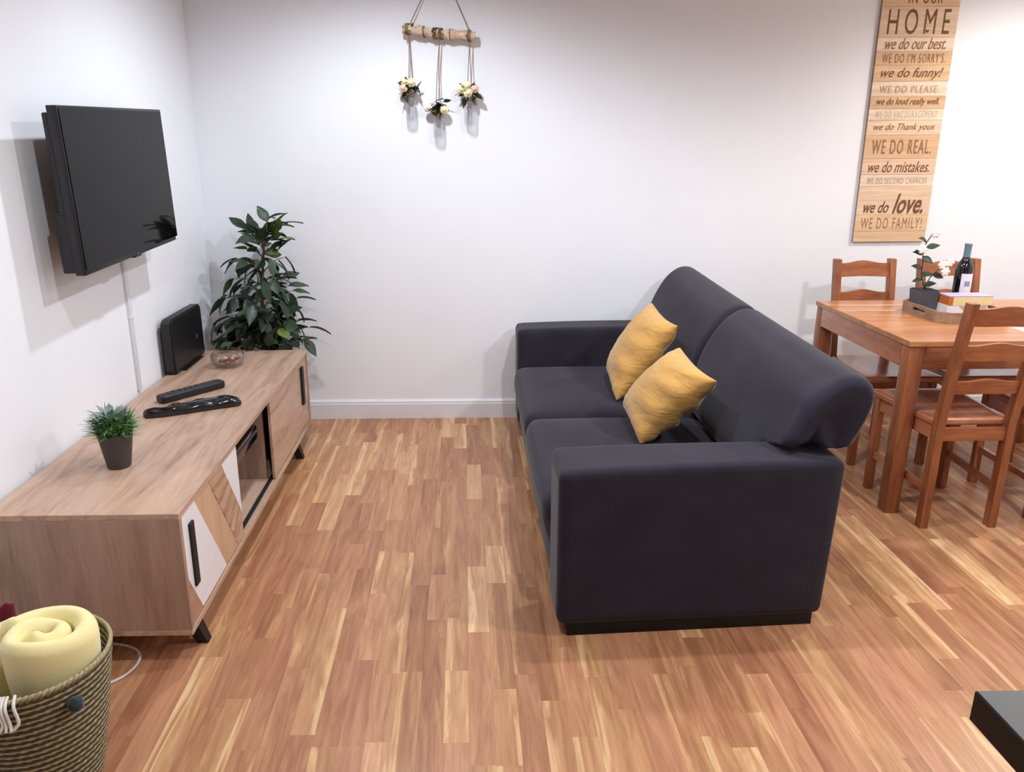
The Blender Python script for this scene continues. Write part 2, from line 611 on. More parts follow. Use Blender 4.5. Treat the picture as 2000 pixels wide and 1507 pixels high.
def prism(bm, poly, axis, a, b):
    """extrude a 2-D polygon along axis ('X','Y','Z') from a to b"""
    def P(u, v, w):
        return {'X': (w, u, v), 'Y': (u, w, v), 'Z': (u, v, w)}[axis]
    A = [bm.verts.new(P(u, v, a)) for u, v in poly]
    B = [bm.verts.new(P(u, v, b)) for u, v in poly]
    fs = [bm.faces.new(A[::-1]), bm.faces.new(B)]
    n = len(poly)
    for i in range(n):
        fs.append(bm.faces.new((A[i], A[(i + 1) % n], B[(i + 1) % n], B[i])))
    bmesh.ops.recalc_face_normals(bm, faces=fs)
    return fs


def rbox(bm, x0, x1, y0, y1, z0, z1, r, n=14, f=None):
    """soft rounded box as a fine grid, each vertex may be moved by f(x,y,z)->(x,y,z)"""
    c = Vector(((x0 + x1) / 2, (y0 + y1) / 2, (z0 + z1) / 2))
    h = Vector(((x1 - x0) / 2, (y1 - y0) / 2, (z1 - z0) / 2))
    r = min(r, min(h) * 0.98)
    cache = {}

    def vert(i, j, k):
        key = (i, j, k)
        if key in cache:
            return cache[key]
        p = []
        for t, hh in ((i, h.x), (j, h.y), (k, h.z)):
            # denser near the edges so that the rounding is smooth
            u = t / n * 2 - 1
            s = math.copysign(1 - (1 - abs(u)) ** 1.7, u)
            p.append(s * hh)
        p = Vector(p)
        q = Vector([max(-(hh - r), min(hh - r, a)) for a, hh in zip(p, h)])
        d = p - q
        if d.length > 1e-9:
            p = q + d.normalized() * r
        p = p + c
        if f:
            p = Vector(f(p.x, p.y, p.z))
        v = bm.verts.new(p)
        cache[key] = v
        return v
    for a in range(n):
        for b in range(n):
            bm.faces.new((vert(a, b, 0), vert(a, b + 1, 0), vert(a + 1, b + 1, 0), vert(a + 1, b, 0)))
            bm.faces.new((vert(a, b, n), vert(a + 1, b, n), vert(a + 1, b + 1, n), vert(a, b + 1, n)))
            bm.faces.new((vert(a, 0, b), vert(a + 1, 0, b), vert(a + 1, 0, b + 1), vert(a, 0, b + 1)))
            bm.faces.new((vert(a, n, b), vert(a, n, b + 1), vert(a + 1, n, b + 1), vert(a + 1, n, b)))
            bm.faces.new((vert(0, a, b), vert(0, a, b + 1), vert(0, a + 1, b + 1), vert(0, a + 1, b)))
            bm.faces.new((vert(n, a, b), vert(n, a + 1, b), vert(n, a + 1, b + 1), vert(n, a, b + 1)))


def spline(pts, n, closed=False):
    """Catmull-Rom resampling"""
    pts = [Vector(p) for p in pts]
    m = len(pts)
    out = []
    spans = m if closed else m - 1
    for s in range(spans):
        def g(i):
            return pts[i % m] if closed else pts[max(0, min(m - 1, i))]
        a, b, c, d = g(s - 1), g(s), g(s + 1), g(s + 2)
        for k in range(n):
            t = k / n
            out.append(0.5 * ((2 * b) + (c - a) * t + (2 * a - 5 * b + 4 * c - d) * t * t + (3 * b - a - 3 * c + d) * t ** 3))
    if not closed:
        out.append(pts[-1])
    return out


def text_part(body, mat, parent, xc, zc, width, height, y, shear=0.0, bold=0.0, space=1.0):
    """flat printed lettering standing in the XZ plane, fitted to a width and height"""
    cu = bpy.data.curves.new('lettering', 'FONT')
    cu.body = body
    cu.shear = shear
    cu.offset = bold
    cu.space_character = space
    cu.resolution_u = 3
    to = bpy.data.objects.new('lettering_curve', cu)
    COL.objects.link(to)
    bpy.context.view_layer.update()
    me = bpy.data.meshes.new_from_object(to)
    bpy.data.objects.remove(to)
    bpy.data.curves.remove(cu)
    xs = [v.co.x for v in me.vertices]
    ys = [v.co.y for v in me.vertices]
    sx = width / (max(xs) - min(xs))
    sz = height / (max(ys) - min(ys))
    cx, cy = (max(xs) + min(xs)) / 2, (max(ys) + min(ys)) / 2
    for v in me.vertices:
        v.co = ((v.co.x - cx) * sx + xc, y, (v.co.y - cy) * sz + zc)
    me.materials.clear()
    me.materials.append(mat)
    o = bpy.data.objects.new('lettering', me)
    COL.objects.link(o)
    o.parent = parent
    o['label'] = 'printed words "%s"' % body
    return o


def leaf_mesh(name, mat, L=0.08, W=0.038, bend=0.25, fold=0.12):
    """pointed oval leaf, stem at the origin, pointing along +Y, with midrib fold"""
    me = bpy.data.meshes.new(name)
    rows = [(0.0, 0.03), (0.12, 0.55), (0.3, 0.95), (0.5, 1.0), (0.72, 0.7), (0.9, 0.28), (1.0, 0.02)]
    v, f = [], []
    for t, w in rows:
        z = -bend * L * t * t
        for s in (-1, 0, 1):
            v.append((s * w * W / 2, t * L, z + (fold * W if s else 0)))
    for i in range(len(rows) - 1):
        for k in range(2):
            a = i * 3 + k
            f.append((a, a + 1, a + 4, a + 3))
    me.from_pydata(v, [], f)
    me.materials.append(mat)
    for p in me.polygons:
        p.use_smooth = True
    return me


def place_leaf(me, parent, base, direction, roll=0.0, s=1.0, name='leaf'):
    d = Vector(direction).normalized()
    up = Vector((0, 0, 1))
    x = d.cross(up)
    if x.length < 1e-4:
        x = Vector((1, 0, 0))
    x.normalize()
    z = x.cross(d)
    R = Matrix((x, d, z)).transposed() @ Matrix.Rotation(roll, 3, 'Y')
    o = bpy.data.objects.new(name, me)
    COL.objects.link(o)
    o.parent = parent
    o.matrix_basis = Matrix.Translation(base) @ R.to_4x4() @ Matrix.Scale(s, 4)
    return o


# ================================================================== room
def build_room():
    bm = bmesh.new()
    box(bm, WX - 0.1, RX + 0.1, FY - 0.1, WY + 0.1, -0.1, -0.006)
    floor = structure(link('floor', bm, MAT['subfloor']))
    T = 0.12
    bm = bmesh.new()
    box(bm, WX - T, RX + T, WY, WY + T, -0.1, CEIL + T)
    structure(link('wall_back', bm, MAT['wall']))
    bm = bmesh.new()
    box(bm, WX - T, WX, FY - T, WY, -0.1, CEIL + T)
    structure(link('wall_left', bm, MAT['wall']))
    bm = bmesh.new()
    box(bm, RX, RX + T, FY - T, WY, -0.1, CEIL + T)
    structure(link('wall_right', bm, MAT['wall']))
    bm = bmesh.new()
    box(bm, WX, RX, FY - T, FY, -0.1, CEIL + T)
    structure(link('wall_front', bm, MAT['wall']))
    bm = bmesh.new()
    box(bm, WX, RX, FY, WY, CEIL, CEIL + T)
    structure(link('ceiling', bm, MAT['ceiling']))
    # baseboards with a moulded top
    prof = [(0.0, 0.0), (0.016, 0.0), (0.016, 0.083), (0.013, 0.09), (0.013, 0.098), (0.007, 0.106), (0.0, 0.108)]
    bm = bmesh.new()
    prism(bm, [(WY - d, z) for d, z in prof], 'X', WX, RX)
    structure(link('baseboard_back', bm, MAT['gloss_white']))
    bm = bmesh.new()
    prism(bm, [(WX + d, z) for d, z in prof], 'Y', FY, WY - 0.016)
    structure(link('baseboard_left', bm, MAT['gloss_white']))
    bm = bmesh.new()
    prism(bm, [(RX - d, z) for d, z in prof], 'Y', FY, WY - 0.016)
    structure(link('baseboard_right', bm, MAT['gloss_white']))
    return floor


def px(p):
    """where a point lands in the 2000x1507 frame (only used to rank floor strips by size)"""
    x, y, z = p[0], p[1], p[2] - CAM_H
    fw = Vector((math.sin(YAW) * math.cos(PITCH), math.cos(YAW) * math.cos(PITCH), -math.sin(PITCH)))
    rt = Vector((math.cos(YAW), -math.sin(YAW), 0))
    up = rt.cross(fw)
    q = Vector((x, y, z))
    w = q.dot(fw)
    if w < 0.2:
        return None
    return CX_PX + F_PX * q.dot(rt) / w, 753 - F_PX * q.dot(up) / w


def build_strips(floor):
    w = 0.0672
    rnd = random.Random(5)
    strips = []
    i0 = int(math.floor(WX / w))
    i1 = int(math.ceil(RX / w))
    for i in range(i0, i1):
        y = FY - rnd.random() * 0.4
        while y < WY:
            L = rnd.choice((0.28, 0.38, 0.48, 0.58, 0.68)) * rnd.uniform(0.92, 1.08)
            r = rnd.random()
            if r < 0.11:
                t = rnd.uniform(0.60, 0.76)
            elif r < 0.27:
                t = rnd.uniform(0.30, 0.38)
            else:
                t = rnd.uniform(0.38, 0.58)
            a, b = max(y, FY), min(y + L, WY)
            x0, x1 = max(i * w, WX), min((i + 1) * w, RX)
            y += L
            if b - a < 0.02 or x1 - x0 < 0.006:
                continue
            strips.append([x0, x1, a, b, t, rnd.random(), rnd.random(), 0.0])
    for s in strips:
        cx, cy = (s[0] + s[1]) / 2, (s[2] + s[3]) / 2
        hidden = (0.30 < cx < 1.10 and 2.2 < cy < 4.2) or (cx < -0.85 and 2.05 < cy)
        P = [px((s[a], s[b], 0)) for a, b in ((0, 2), (1, 2), (1, 3), (0, 3))]
        area = 0.0
        if not hidden and all(P):
            P = [(max(0, min(2000, u)), max(0, min(1507, v))) for u, v in P]
            area = abs(sum(P[k][0] * P[(k + 1) % 4][1] - P[(k + 1) % 4][0] * P[k][1] for k in range(4))) / 2
        s[7] = area
    strips.sort(key=lambda s: -s[7])
    g = 0.00012

    def geom(bm, lay, s, ox=0.0, oy=0.0):
        x0, x1, y0, y1 = s[0] + g - ox, s[1] - g - ox, s[2] + g - oy, s[3] - g - oy
        dz = (s[5] - 0.5) * 0.0002
        for f in box(bm, x0, x1, y0, y1, -0.006, dz):
            for lp in f.loops:
                lp[lay] = (s[4], s[5], 0.0 if (lp.vert.co.x < (x0 + x1) / 2) == (s[6] < 0.5) else 1.0, 1)
    for s in strips[:300]:
        if s[7] <= 0:
            break
        bm = bmesh.new()
        lay = bm.loops.layers.float_color.new('tone')
        ox, oy = (s[0] + s[1]) / 2, (s[2] + s[3]) / 2
        geom(bm, lay, s, ox, oy)
        link('floor_strip', bm, MAT['strip'], floor, (ox, oy, 0))
    bm = bmesh.new()
    lay = bm.loops.layers.float_color.new('tone')
    for s in strips[300:]:
        geom(bm, lay, s)
    o = link('further_floor_strips', bm, MAT['strip'], floor)
    o['kind'] = 'stuff'


def downlight(x, y, watts, col, label):
    t = tag(empty('ceiling_downlight', (x, y, CEIL)), label, 'ceiling light', 'ceiling downlights')
    bm = bmesh.new()
    lathe(bm, [(0.030, -0.002), (0.034, -0.008), (0.045, -0.008), (0.048, -0.004), (0.048, 0.0)], 24)
    link('trim_ring', bm, MAT['lamp_ring'], t, smooth=True)
    bm = bmesh.new()
    lathe(bm, [(0.0005, -0.004), (0.030, -0.003)], 24)
    bmesh.ops.reverse_faces(bm, faces=bm.faces[:])
    link('bulb_face', bm, MAT['lamp_glow'], t)
    ld = bpy.data.lights.new('downlight_light', 'SPOT')
    ld.energy = watts * 4.0
    ld.color = col
    ld.shadow_soft_size = 0.035 if x < 1.5 else 0.09
    ld.spot_size = math.radians(165)
    ld.spot_blend = 0.6
    lo = bpy.data.objects.new('downlight_light', ld)
    COL.objects.link(lo)
    lo.parent = t
    lo.location = (0, 0, -0.03)


floor = build_room()
build_strips(floor)
for L in LAMPS:
    downlight(*L)


# ================================================================== sofa
def build_sofa():
    x0, x1 = 0.272, 1.135          # front and back
    y0, y1 = 2.125, 4.205          # near and far end
    t = tag(empty('sofa', ((x0 + x1) / 2, (y0 + y1) / 2, 0)), 'charcoal fabric two-seat sofa with boxy arms and two loose back cushions', 'sofa')
    ox, oy = t.location.x, t.location.y

    def mk(name, bm, mat=MAT['sofa']):
        bmesh.ops.translate(bm, verts=bm.verts[:], vec=(-ox, -oy, 0))
        bmesh.ops.recalc_face_normals(bm, faces=bm.faces[:])
        return link(name, bm, mat, t, smooth=True)
    arm_top = 0.568
    ya, yb = y0 + 0.235, y1 - 0.205    # inner faces of the arms
    # arms: slightly waisted near the floor
    for a, b, near in ((y0, ya, True), (yb, y1, False)):
        def shape(x, y, z, a=a, b=b, near=near):
            k = (z - 0.3) / 0.27
            if near:
                y += (-0.012 * max(0, z - 0.1) / 0.45) + 0.045 * (x - x0) / (x1 - x0) * max(0.0, min(1.0, (b - y) / (b - a)))
            x += 0.006 * k * (1 if x > 0.7 else -0.5)
            z += 0.006 * math.sin(PI * (x - x0) / (x1 - x0)) * (1 if z > 0.5 else 0)
            if z > 0.5:
                z += 0.012 * (x - 0.7)
            return x, y, z
        bm = bmesh.new()
        rbox(bm, x0, x1, a, b, 0.042, arm_top, 0.028, 16, shape)
        mk('arm', bm)
    bm = bmesh.new()
    box(bm, x0 + 0.012, x1 - 0.12, ya, yb, 0.05, 0.245, 0.02, 3)
    autosmooth(mk('seat_base', bm))
    bm = bmesh.new()
    box(bm, x1 - 0.115, x1, ya, yb, 0.05, 0.555, 0.025, 3)
    autosmooth(mk('back_frame', bm))
    ym = (ya + yb) / 2
    for a, b in ((ya + 0.002, ym - 0.001), (ym + 0.001, yb - 0.002)):
        def crown(x, y, z, a=a, b=b):
            u = (x - 0.62) / 0.40
            v = (y - (a + b) / 2) / ((b - a) / 2)
            c = max(0, 1 - u * u) * max(0, 1 - v ** 4)
            if z > 0.3:
                z += 0.022 * c
            if x < 0.35:
                x -= 0.014 * max(0, 1 - v ** 4) * max(0, 1 - ((z - 0.31) / 0.07) ** 2)
            return x, y, z
        bm = bmesh.new()
        rbox(bm, x0 - 0.014, x1 - 0.135, a, b, 0.246, 0.372, 0.05, 18, crown)
        mk('seat_cushion', bm)
    # back cushions: one profile (x, z) lofted along y; below arm height they sit between the arms
    prof = [(0.965, 0.392), (0.950, 0.47), (0.958, 0.58), (0.992, 0.69), (1.048, 0.785), (1.105, 0.835), (1.155, 0.850), (1.205, 0.832),
            (1.222, 0.775), (1.198, 0.67), (1.158, 0.583), (1.10, 0.577), (1.022, 0.5), (1.015, 0.41)]
    P = spline([(a, 0, b) for a, b in prof], 4, True)
    cxp = sum(p.x for p in P) / len(P)
    czp = sum(p.z for p in P) / len(P)

    def cushion(a, b, near):
        bm = bmesh.new()
        n = 40
        rings = []
        for i in range(n + 1):
            s = i / n
            v = a + (b - a) * (0.5 - 0.5 * math.cos(PI * s)) if 0 < i < n else (a if i == 0 else b)
            e = min(v - a, b - v)
            r = 0.04
            k = 0 if e >= r else 1 - math.sqrt(max(0, 1 - (1 - e / r) ** 2))
            inset = k * 0.036
            ring = []
            for p in P:
                d = Vector((p.x - cxp, 0, p.z - czp))
                d.normalize()
                q = Vector((p.x, v, p.z)) - d * inset
                # puffed middle, slightly slumped joint
                mid = 1 - ((v - (a + b) / 2) / ((b - a) / 2)) ** 2
                q.x -= 0.008 * mid * (1 if p.x < cxp else 0)
                q.z += (-0.030 + 0.060 * ((v - y0) / (y1 - y0)) ** 1.4) * max(0, min(1, (p.z - 0.58) / 0.25))
                # gathers at the near top corner
                if near and v < a + 0.30 and p.z > 0.6:
                    e2 = (v - a) / 0.30
                    g = math.sin((p.z - 0.55 * p.x) * 62 + 2.0) * 0.010 * (1 - e2) * min(1, e2 * 6) * max(0, min(1, (p.z - 0.6) / 0.12)) * (1 if p.x < 1.12 else 0)
                    q.x -= g
                # keep the lower half between the arms
                w = max(0.0, min(1.0, (0.60 - q.z) / 0.035))
                lo, hi = ya + 0.004, yb - 0.004
                yy = max(lo, min(hi, v))
                q.y = v + (yy - v) * w
                ring.append(bm.verts.new(q))
            rings.append(ring)
        m = len(P)
        for A, B in zip(rings, rings[1:]):
            for k in range(m):
                bm.faces.new((A[k], A[(k + 1) % m], B[(k + 1) % m], B[k]))
        for ring, sg in ((rings[0], -1), (rings[-1], 1)):
            c = Vector((0, 0, 0))
            for v in ring:
                c += v.co
            c /= m
            small = [bm.verts.new(v.co.lerp(c, 0.45) + Vector((0, sg * 0.012, 0))) for v in ring]
            for k in range(m):
                bm.faces.new((ring[k], ring[(k + 1) % m], small[(k + 1) % m], small[k]))
            bm.faces.new(small)
        mk('back_cushion', bm)
    cushion(y0 + 0.07, ym - 0.002, True)
    cushion(ym + 0.002, y1 - 0.06, False)
    bm = bmesh.new()
    hexa(bm, [(x0 + 0.04, y0 + 0.018, 0.0), (x1 - 0.03, y0 + 0.062, 0.0), (x1 - 0.03, y1 - 0.04, 0.0), (x0 + 0.04, y1 - 0.04, 0.0)],
         [(x0 + 0.04, y0 + 0.018, 0.06), (x1 - 0.03, y0 + 0.062, 0.06), (x1 - 0.03, y1 - 0.04, 0.06), (x0 + 0.04, y1 - 0.04, 0.06)])
    mk('plinth', bm, MAT['sofa_plinth'])
    return t


build_sofa()


def pillow(label, c00, c10, c11, c01, thick, seed):
    """square scatter cushion through four corners: bottom near, bottom far, top far, top near"""
    c = [Vector(p) for p in (c00, c10, c11, c01)]
    o = sum(c, Vector()) / 4
    nrm = (c[1] - c[0]).cross(c[3] - c[0]).normalized()
    if nrm.x > 0:
        nrm = -nrm
    rnd = random.Random(seed)
    ph = [rnd.uniform(0, 6) for _ in range(6)]
    n = 30
    bm = bmesh.new()
    grids = []
    for sgn in (1, -1):
        g = {}
        for i in range(n + 1):
            for j in range(n + 1):
                u, v = i / n * 2 - 1, j / n * 2 - 1
                uu, vv = math.sin(u * PI / 2), math.sin(v * PI / 2)
                pu = uu * (1 - 0.07 * (1 - vv * vv))
                pv = vv * (1 - 0.07 * (1 - uu * uu))
                a, b = (pu + 1) / 2, (pv + 1) / 2
                p = (c[0] * (1 - a) * (1 - b) + c[1] * a * (1 - b) + c[2] * a * b + c[3] * (1 - a) * b)
                h = max(0, (1 - uu * uu) * (1 - vv * vv)) ** 0.42
                # tension creases running in from the near side and the corners
                edge = (abs(uu) ** 2 + abs(vv) ** 2) / 2
                cr = 0.014 * math.sin(11 * vv + ph[0] + 1.5 * uu) * max(0, -uu) * h
                cr += 0.006 * math.sin(17 * (uu + vv) + ph[1]) * edge * h + 0.005 * math.sin(13 * (uu - vv) + ph[2]) * edge * h
                q = p + nrm * sgn * (thick * h + cr) - o
                if (i in (0, n) or j in (0, n)) and sgn == -1:
                    g[i, j] = grids[0][i, j]
                else:
                    g[i, j] = bm.verts.new(q)
        grids.append(g)
        for i in range(n):
            for j in range(n):
                q = (g[i, j], g[i + 1, j], g[i + 1, j + 1], g[i, j + 1])
                bm.faces.new(q if sgn == 1 else q[::-1])
    bmesh.ops.recalc_face_normals(bm, faces=bm.faces[:])
    ob = link('scatter_cushion', bm, MAT['mustard'], None, o, smooth=True)
    return tag(ob, label, 'cushion', 'mustard cushions on the sofa')


pillow('mustard velvet cushion leaning on the far half of the sofa', (0.665, 3.31, 0.40), (0.705, 3.77, 0.41), (0.872, 3.62, 0.775), (0.895, 3.24, 0.75), 0.085, 1)
pillow('mustard velvet cushion leaning in the middle, nearer the front arm of the sofa', (0.655, 2.77, 0.40), (0.672, 3.19, 0.41), (0.845, 3.00, 0.715), (0.875, 2.62, 0.69), 0.09, 2)


# ================================================================== television cabinet
CX0, CX1 = -1.352, -0.808       # back, front
CY0, CY1 = 2.03, 3.905          # near, far
CZ0, CZ1 = 0.098, 0.49


def build_cabinet():
    t = tag(empty('tv_cabinet', ((CX0 + CX1) / 2, (CY0 + CY1) / 2, 0)), 'long low pale oak television cabinet with patterned sliding door and black legs', 'cabinet')
    ox, oy = t.location.x, t.location.y

    def bo(name, mat, x0, x1, y0, y1, z0, z1, bev=0.0012, parent=t):
        return boxo(name, mat, parent, x0 - ox, x1 - ox, y0 - oy, y1 - oy, z0, z1, bev, 1)
    th = 0.018
    bo('top_panel', MAT['oak'], CX0, CX1, CY0, CY1, CZ1 - th, CZ1)
    bo('bottom_panel', MAT['oak'], CX0, CX1, CY0, CY1, CZ0, CZ0 + th)
    bo('side_panel', MAT['oak_end'], CX0, CX1, CY0, CY0 + th, CZ0 + th, CZ1 - th)
    bo('side_panel', MAT['oak_end'], CX0, CX1, CY1 - th, CY1, CZ0 + th, CZ1 - th)
    bo('back_panel', MAT['oak'], CX0, CX0 + 0.008, CY0 + th, CY1 - th, CZ0 + th, CZ1 - th)
    yd0, yd1 = 2.60, 3.135       # open bay
    bo('divider', MAT['oak_end'], CX0 + 0.01, CX1 - 0.045, yd0 - th, yd0, CZ0 + th, CZ1 - th)
    bo('divider', MAT['oak_end'], CX0 + 0.01, CX1 - 0.045, yd1, yd1 + th, CZ0 + th, CZ1 - th)
    bo('shelf', MAT['oak'], CX0 + 0.01, CX1 - 0.16, yd0, yd1, 0.318, 0.330)
    bo('door_track', MAT['black_metal'], CX1 - 0.036, CX1 - 0.020, CY0 + th, CY1 - th, CZ0 + th, CZ0 + th + 0.006)
    # patterned near door
    zd0, zd1 = CZ0 + th + 0.008, CZ1 - th - 0.003
    xd = CX1 - 0.016
    door = bo('sliding_door', MAT['oak_light'], xd, CX1 - 0.004, CY0 + th + 0.002, yd0 + 0.012, zd0, zd1)

    def inlay(name, mat, poly, proud=0.0016, lab=None):
        bm = bmesh.new()
        prism(bm, [(y - oy, z) for y, z in poly], 'X', CX1 - 0.0042 - ox, CX1 - 0.004 + proud - ox)
        o = link(name, bm, mat, door)
        if lab:
            o['label'] = lab
        return o
    a, b = CY0 + th + 0.004, yd0 + 0.010
    inlay('white_panel', MAT['white_inlay'], [(a, zd1 - 0.002), (2.165, zd1 - 0.002), (2.392, zd0 + 0.002), (2.142, zd0 + 0.002), (a, 0.272)], lab='white four-sided panel beside the handle')
    inlay('wood_corner', MAT['oak_block'], [(a, 0.268), (2.138, zd0 + 0.002), (a, zd0 + 0.002)])
    inlay('white_wedge', MAT['white_inlay'], [(2.44, zd1 - 0.002), (b, zd1 - 0.002), (b, 0.215)], lab='white triangular wedge')
    # band of small wood blocks running down the slope
    lo = [(2.305, zd1 - 0.002), (2.535, zd0 + 0.002)]
    hi = [(2.437, zd1 - 0.002), (b, 0.212)]
    k = 11
    for i in range(k):
        f0, f1 = i / k + 0.006, (i + 1) / k - 0.006

        def mix(p, q, f):
            return (p[0] + (q[0] - p[0]) * f, p[1] + (q[1] - p[1]) * f)
        l0, l1 = mix(*lo, f0), mix(*lo, f1)
        h0, h1 = mix(*hi, f0), mix(*hi, f1)
        inlay('wood_block', MAT['oak_block'] if i % 2 else MAT['oak'], [l0, h0, h1, l1], 0.001 + 0.0015 * ((i * 7) % 3) / 2)
    bm = bmesh.new()
    box(bm, CX1 - 0.003 - ox, CX1 + 0.005 - ox, 2.095 - oy, 2.127 - oy, 0.222, 0.425, 0.001, 1)
    link('handle', bm, MAT['black_metal'], door)['label'] = 'flat black vertical handle'
    # plain far door
    door2 = bo('sliding_door', MAT['oak'], xd - 0.002, CX1 - 0.006, yd1 - 0.012, CY1 - th - 0.002, zd0, zd1)
    bm = bmesh.new()
    box(bm, CX1 - 0.006 - ox, CX1 + 0.006 - ox, 3.735 - oy, 3.775 - oy, 0.25, 0.44, 0.001, 1)
    link('handle', bm, MAT['black_metal'], door2)['label'] = 'flat black vertical handle'
    for lx, ly, dx, dy in ((CX1 - 0.045, CY0 + 0.10, 0.032, 0.02), (CX1 - 0.045, 3.64, 0.032, 0.02), (CX0 + 0.06, CY0 + 0.10, -0.02, 0.02), (CX0 + 0.06, 3.64, -0.02, 0.02)):
        bm = bmesh.new()
        w, v = 0.024, 0.016
        hexa(bm, [(lx + dx + s * v - ox, ly + dy + q * v - oy, 0.0) for s, q in ((-1, -1), (1, -1), (1, 1), (-1, 1))],
             [(lx + s * w - ox, ly + q * w - oy, CZ0) for s, q in ((-1, -1), (1, -1), (1, 1), (-1, 1))])
        link('leg', bm, MAT['black_metal'], t)
    return t


build_cabinet()

# set-top box on the inner shelf
t = tag(empty('media_box', (-0.972, 2.838, 0.330)), 'black media box on the inner shelf of the television cabinet', 'media box')
boxo('casing', MAT['black_gloss'], t, -0.12, 0.12, -0.218, 0.205, 0.006, 0.066, 0.006)
boxo('front_strip', MAT['grey_button'], t, 0.1195, 0.1225, -0.20, 0.19, 0.040, 0.050)
for a in (-0.1, 0.1):
    for b in (-0.18, 0.18):
        boxo('foot', MAT['black_plastic'], t, a - 0.01, a + 0.01, b - 0.01, b + 0.01, 0.0, 0.007)


# ================================================================== television
def build_tv():
    xf = -1.150
    t = tag(empty('television', (-1.2585, 2.982, 1.346)), 'black flat screen television on a bracket on the left wall', 'television')
    t.rotation_euler = (math.radians(1.6), math.radians(-1.0), math.radians(0.0))
    hw, hh = 0.430, 0.259
    bm = bmesh.new()
    box(bm, 0.004, 0.036, -hw, hw, -hh, hh, 0.003, 2)
    autosmooth(link('casing', bm, MAT['tv_shell'], t))
    boxo('screen', MAT['tv_screen'], t, 0.0355, 0.0385, -hw + 0.009, hw - 0.009, -hh + 0.016, hh - 0.009)
    boxo('rear_housing', MAT['tv_shell'], t, -0.045, 0.006, -hw + 0.02, hw - 0.02, -hh + 0.004, -0.06, 0.006)
    boxo('rear_cover', MAT['tv_shell'], t, -0.018, 0.006, -hw + 0.008, hw - 0.008, -0.07, hh - 0.02, 0.006)
    boxo('status_sensor', MAT['tv_shell'], t, 0.010, 0.037, -0.03, 0.03, -hh - 0.006, -hh + 0.002, 0.002)
    boxo('sticker', MAT['sticker'], t, 0.0382, 0.0388, hw - 0.032, hw - 0.008, -hh + 0.004, -hh + 0.015)
    # maker's mark: small plain bar on the lower frame
    boxo('emblem', MAT['grey_button'], t, 0.0362, 0.0372, -0.014, 0.014, -hh + 0.004, -hh + 0.010)
    return t


build_tv()
t = tag(empty('tv_bracket', (WX, 2.98, 1.36)), 'black metal wall bracket holding the television', 'bracket')
boxo('wall_plate', MAT['black_metal'], t, 0.0, 0.010, -0.11, 0.11, -0.04, 0.12)
bm = bmesh.new()
bar(bm, (0.010, -0.05, 0.04), (0.045, 0.07, 0.04), 0.02, 0.05)
bar(bm, (0.045, 0.07, 0.04), (0.082, 0.0, 0.04), 0.02, 0.05)
link('folding_arm', bm, MAT['black_metal'], t)
boxo('mounting_plate', MAT['black_metal'], t, 0.080, 0.0875, -0.10, 0.10, -0.03, 0.12)

# white trunking with the television cable
t = tag(empty('cable_trunking', (WX, 3.19, 0.50)), 'narrow white vertical cable trunking on the wall below the television', 'trunking')
boxo('cover', MAT['gloss_white'], t, 0.0, 0.012, -0.012, 0.012, 0.0, 0.66, 0.002)
boxo('clip', MAT['gloss_white'], t, 0.0, 0.014, -0.0135, 0.0135, 0.30, 0.316, 0.002)


# ================================================================== things on the cabinet
t = tag(empty('router', (-1.324, 3.655, CZ1)), 'upright black internet router leaning on the left wall at the far end of cabinet', 'router')
bm = bmesh.new()
poly = [(-0.215, 0.02), (-0.20, 0.0), (0.185, 0.0), (0.20, 0.015), (0.195, 0.235), (0.18, 0.252), (-0.19, 0.252), (-0.215, 0.235)]
fs = prism(bm, poly, 'X', -0.024, 0.024)
bmesh.ops.bevel(bm, geom=list({e for f in fs[:2] for e in f.edges}), offset=0.006, segments=2, affect='EDGES')
autosmooth(link('casing', bm, MAT['black_plastic'], t))
bm = bmesh.new()
prism(bm, [(0.10 + 0.012 * math.cos(a), 0.11 + 0.012 * math.sin(a)) for a in (2 * PI * k / 20 for k in range(20))], 'X', 0.0236, 0.0252)
link('emblem', bm, MAT['grey_button'], t)
boxo('foot', MAT['black_plastic'], t, -0.04, 0.04, -0.13, 0.12, 0.0, 0.006)

# glass bowl of dried petals
t = tag(empty('glass_bowl', (-1.115, 3.60, CZ1)), 'round clear glass bowl of dried petals on the cabinet', 'bowl')
bm = bmesh.new()
lathe(bm, [(0.0005, 0.003), (0.045, 0.002), (0.066, 0.012), (0.077, 0.034), (0.076, 0.055), (0.067, 0.072), (0.064, 0.074), (0.064, 0.072),
           (0.073, 0.054), (0.074, 0.034), (0.063, 0.015), (0.044, 0.006), (0.0005, 0.006)], 36)
link('bowl_body', bm, MAT['glass_bowl'], t, smooth=True)
rnd = random.Random(3)
for i in range(26):
    bm = bmesh.new()
    bmesh.ops.create_icosphere(bm, subdivisions=1, radius=rnd.uniform(0.010, 0.016))
    for v in bm.verts:
        v.co.x *= rnd.uniform(0.7, 1.3)
        v.co.z *= rnd.uniform(0.5, 0.9)
    a, r = rnd.uniform(0, 2 * PI), 0.045 * math.sqrt(rnd.random())
    link('dried_petal', bm, MAT['potpourri'] if rnd.random() < 0.7 else MAT['potpourri2'], t, (r * math.cos(a), r * math.sin(a), rnd.uniform(0.020, 0.042)))

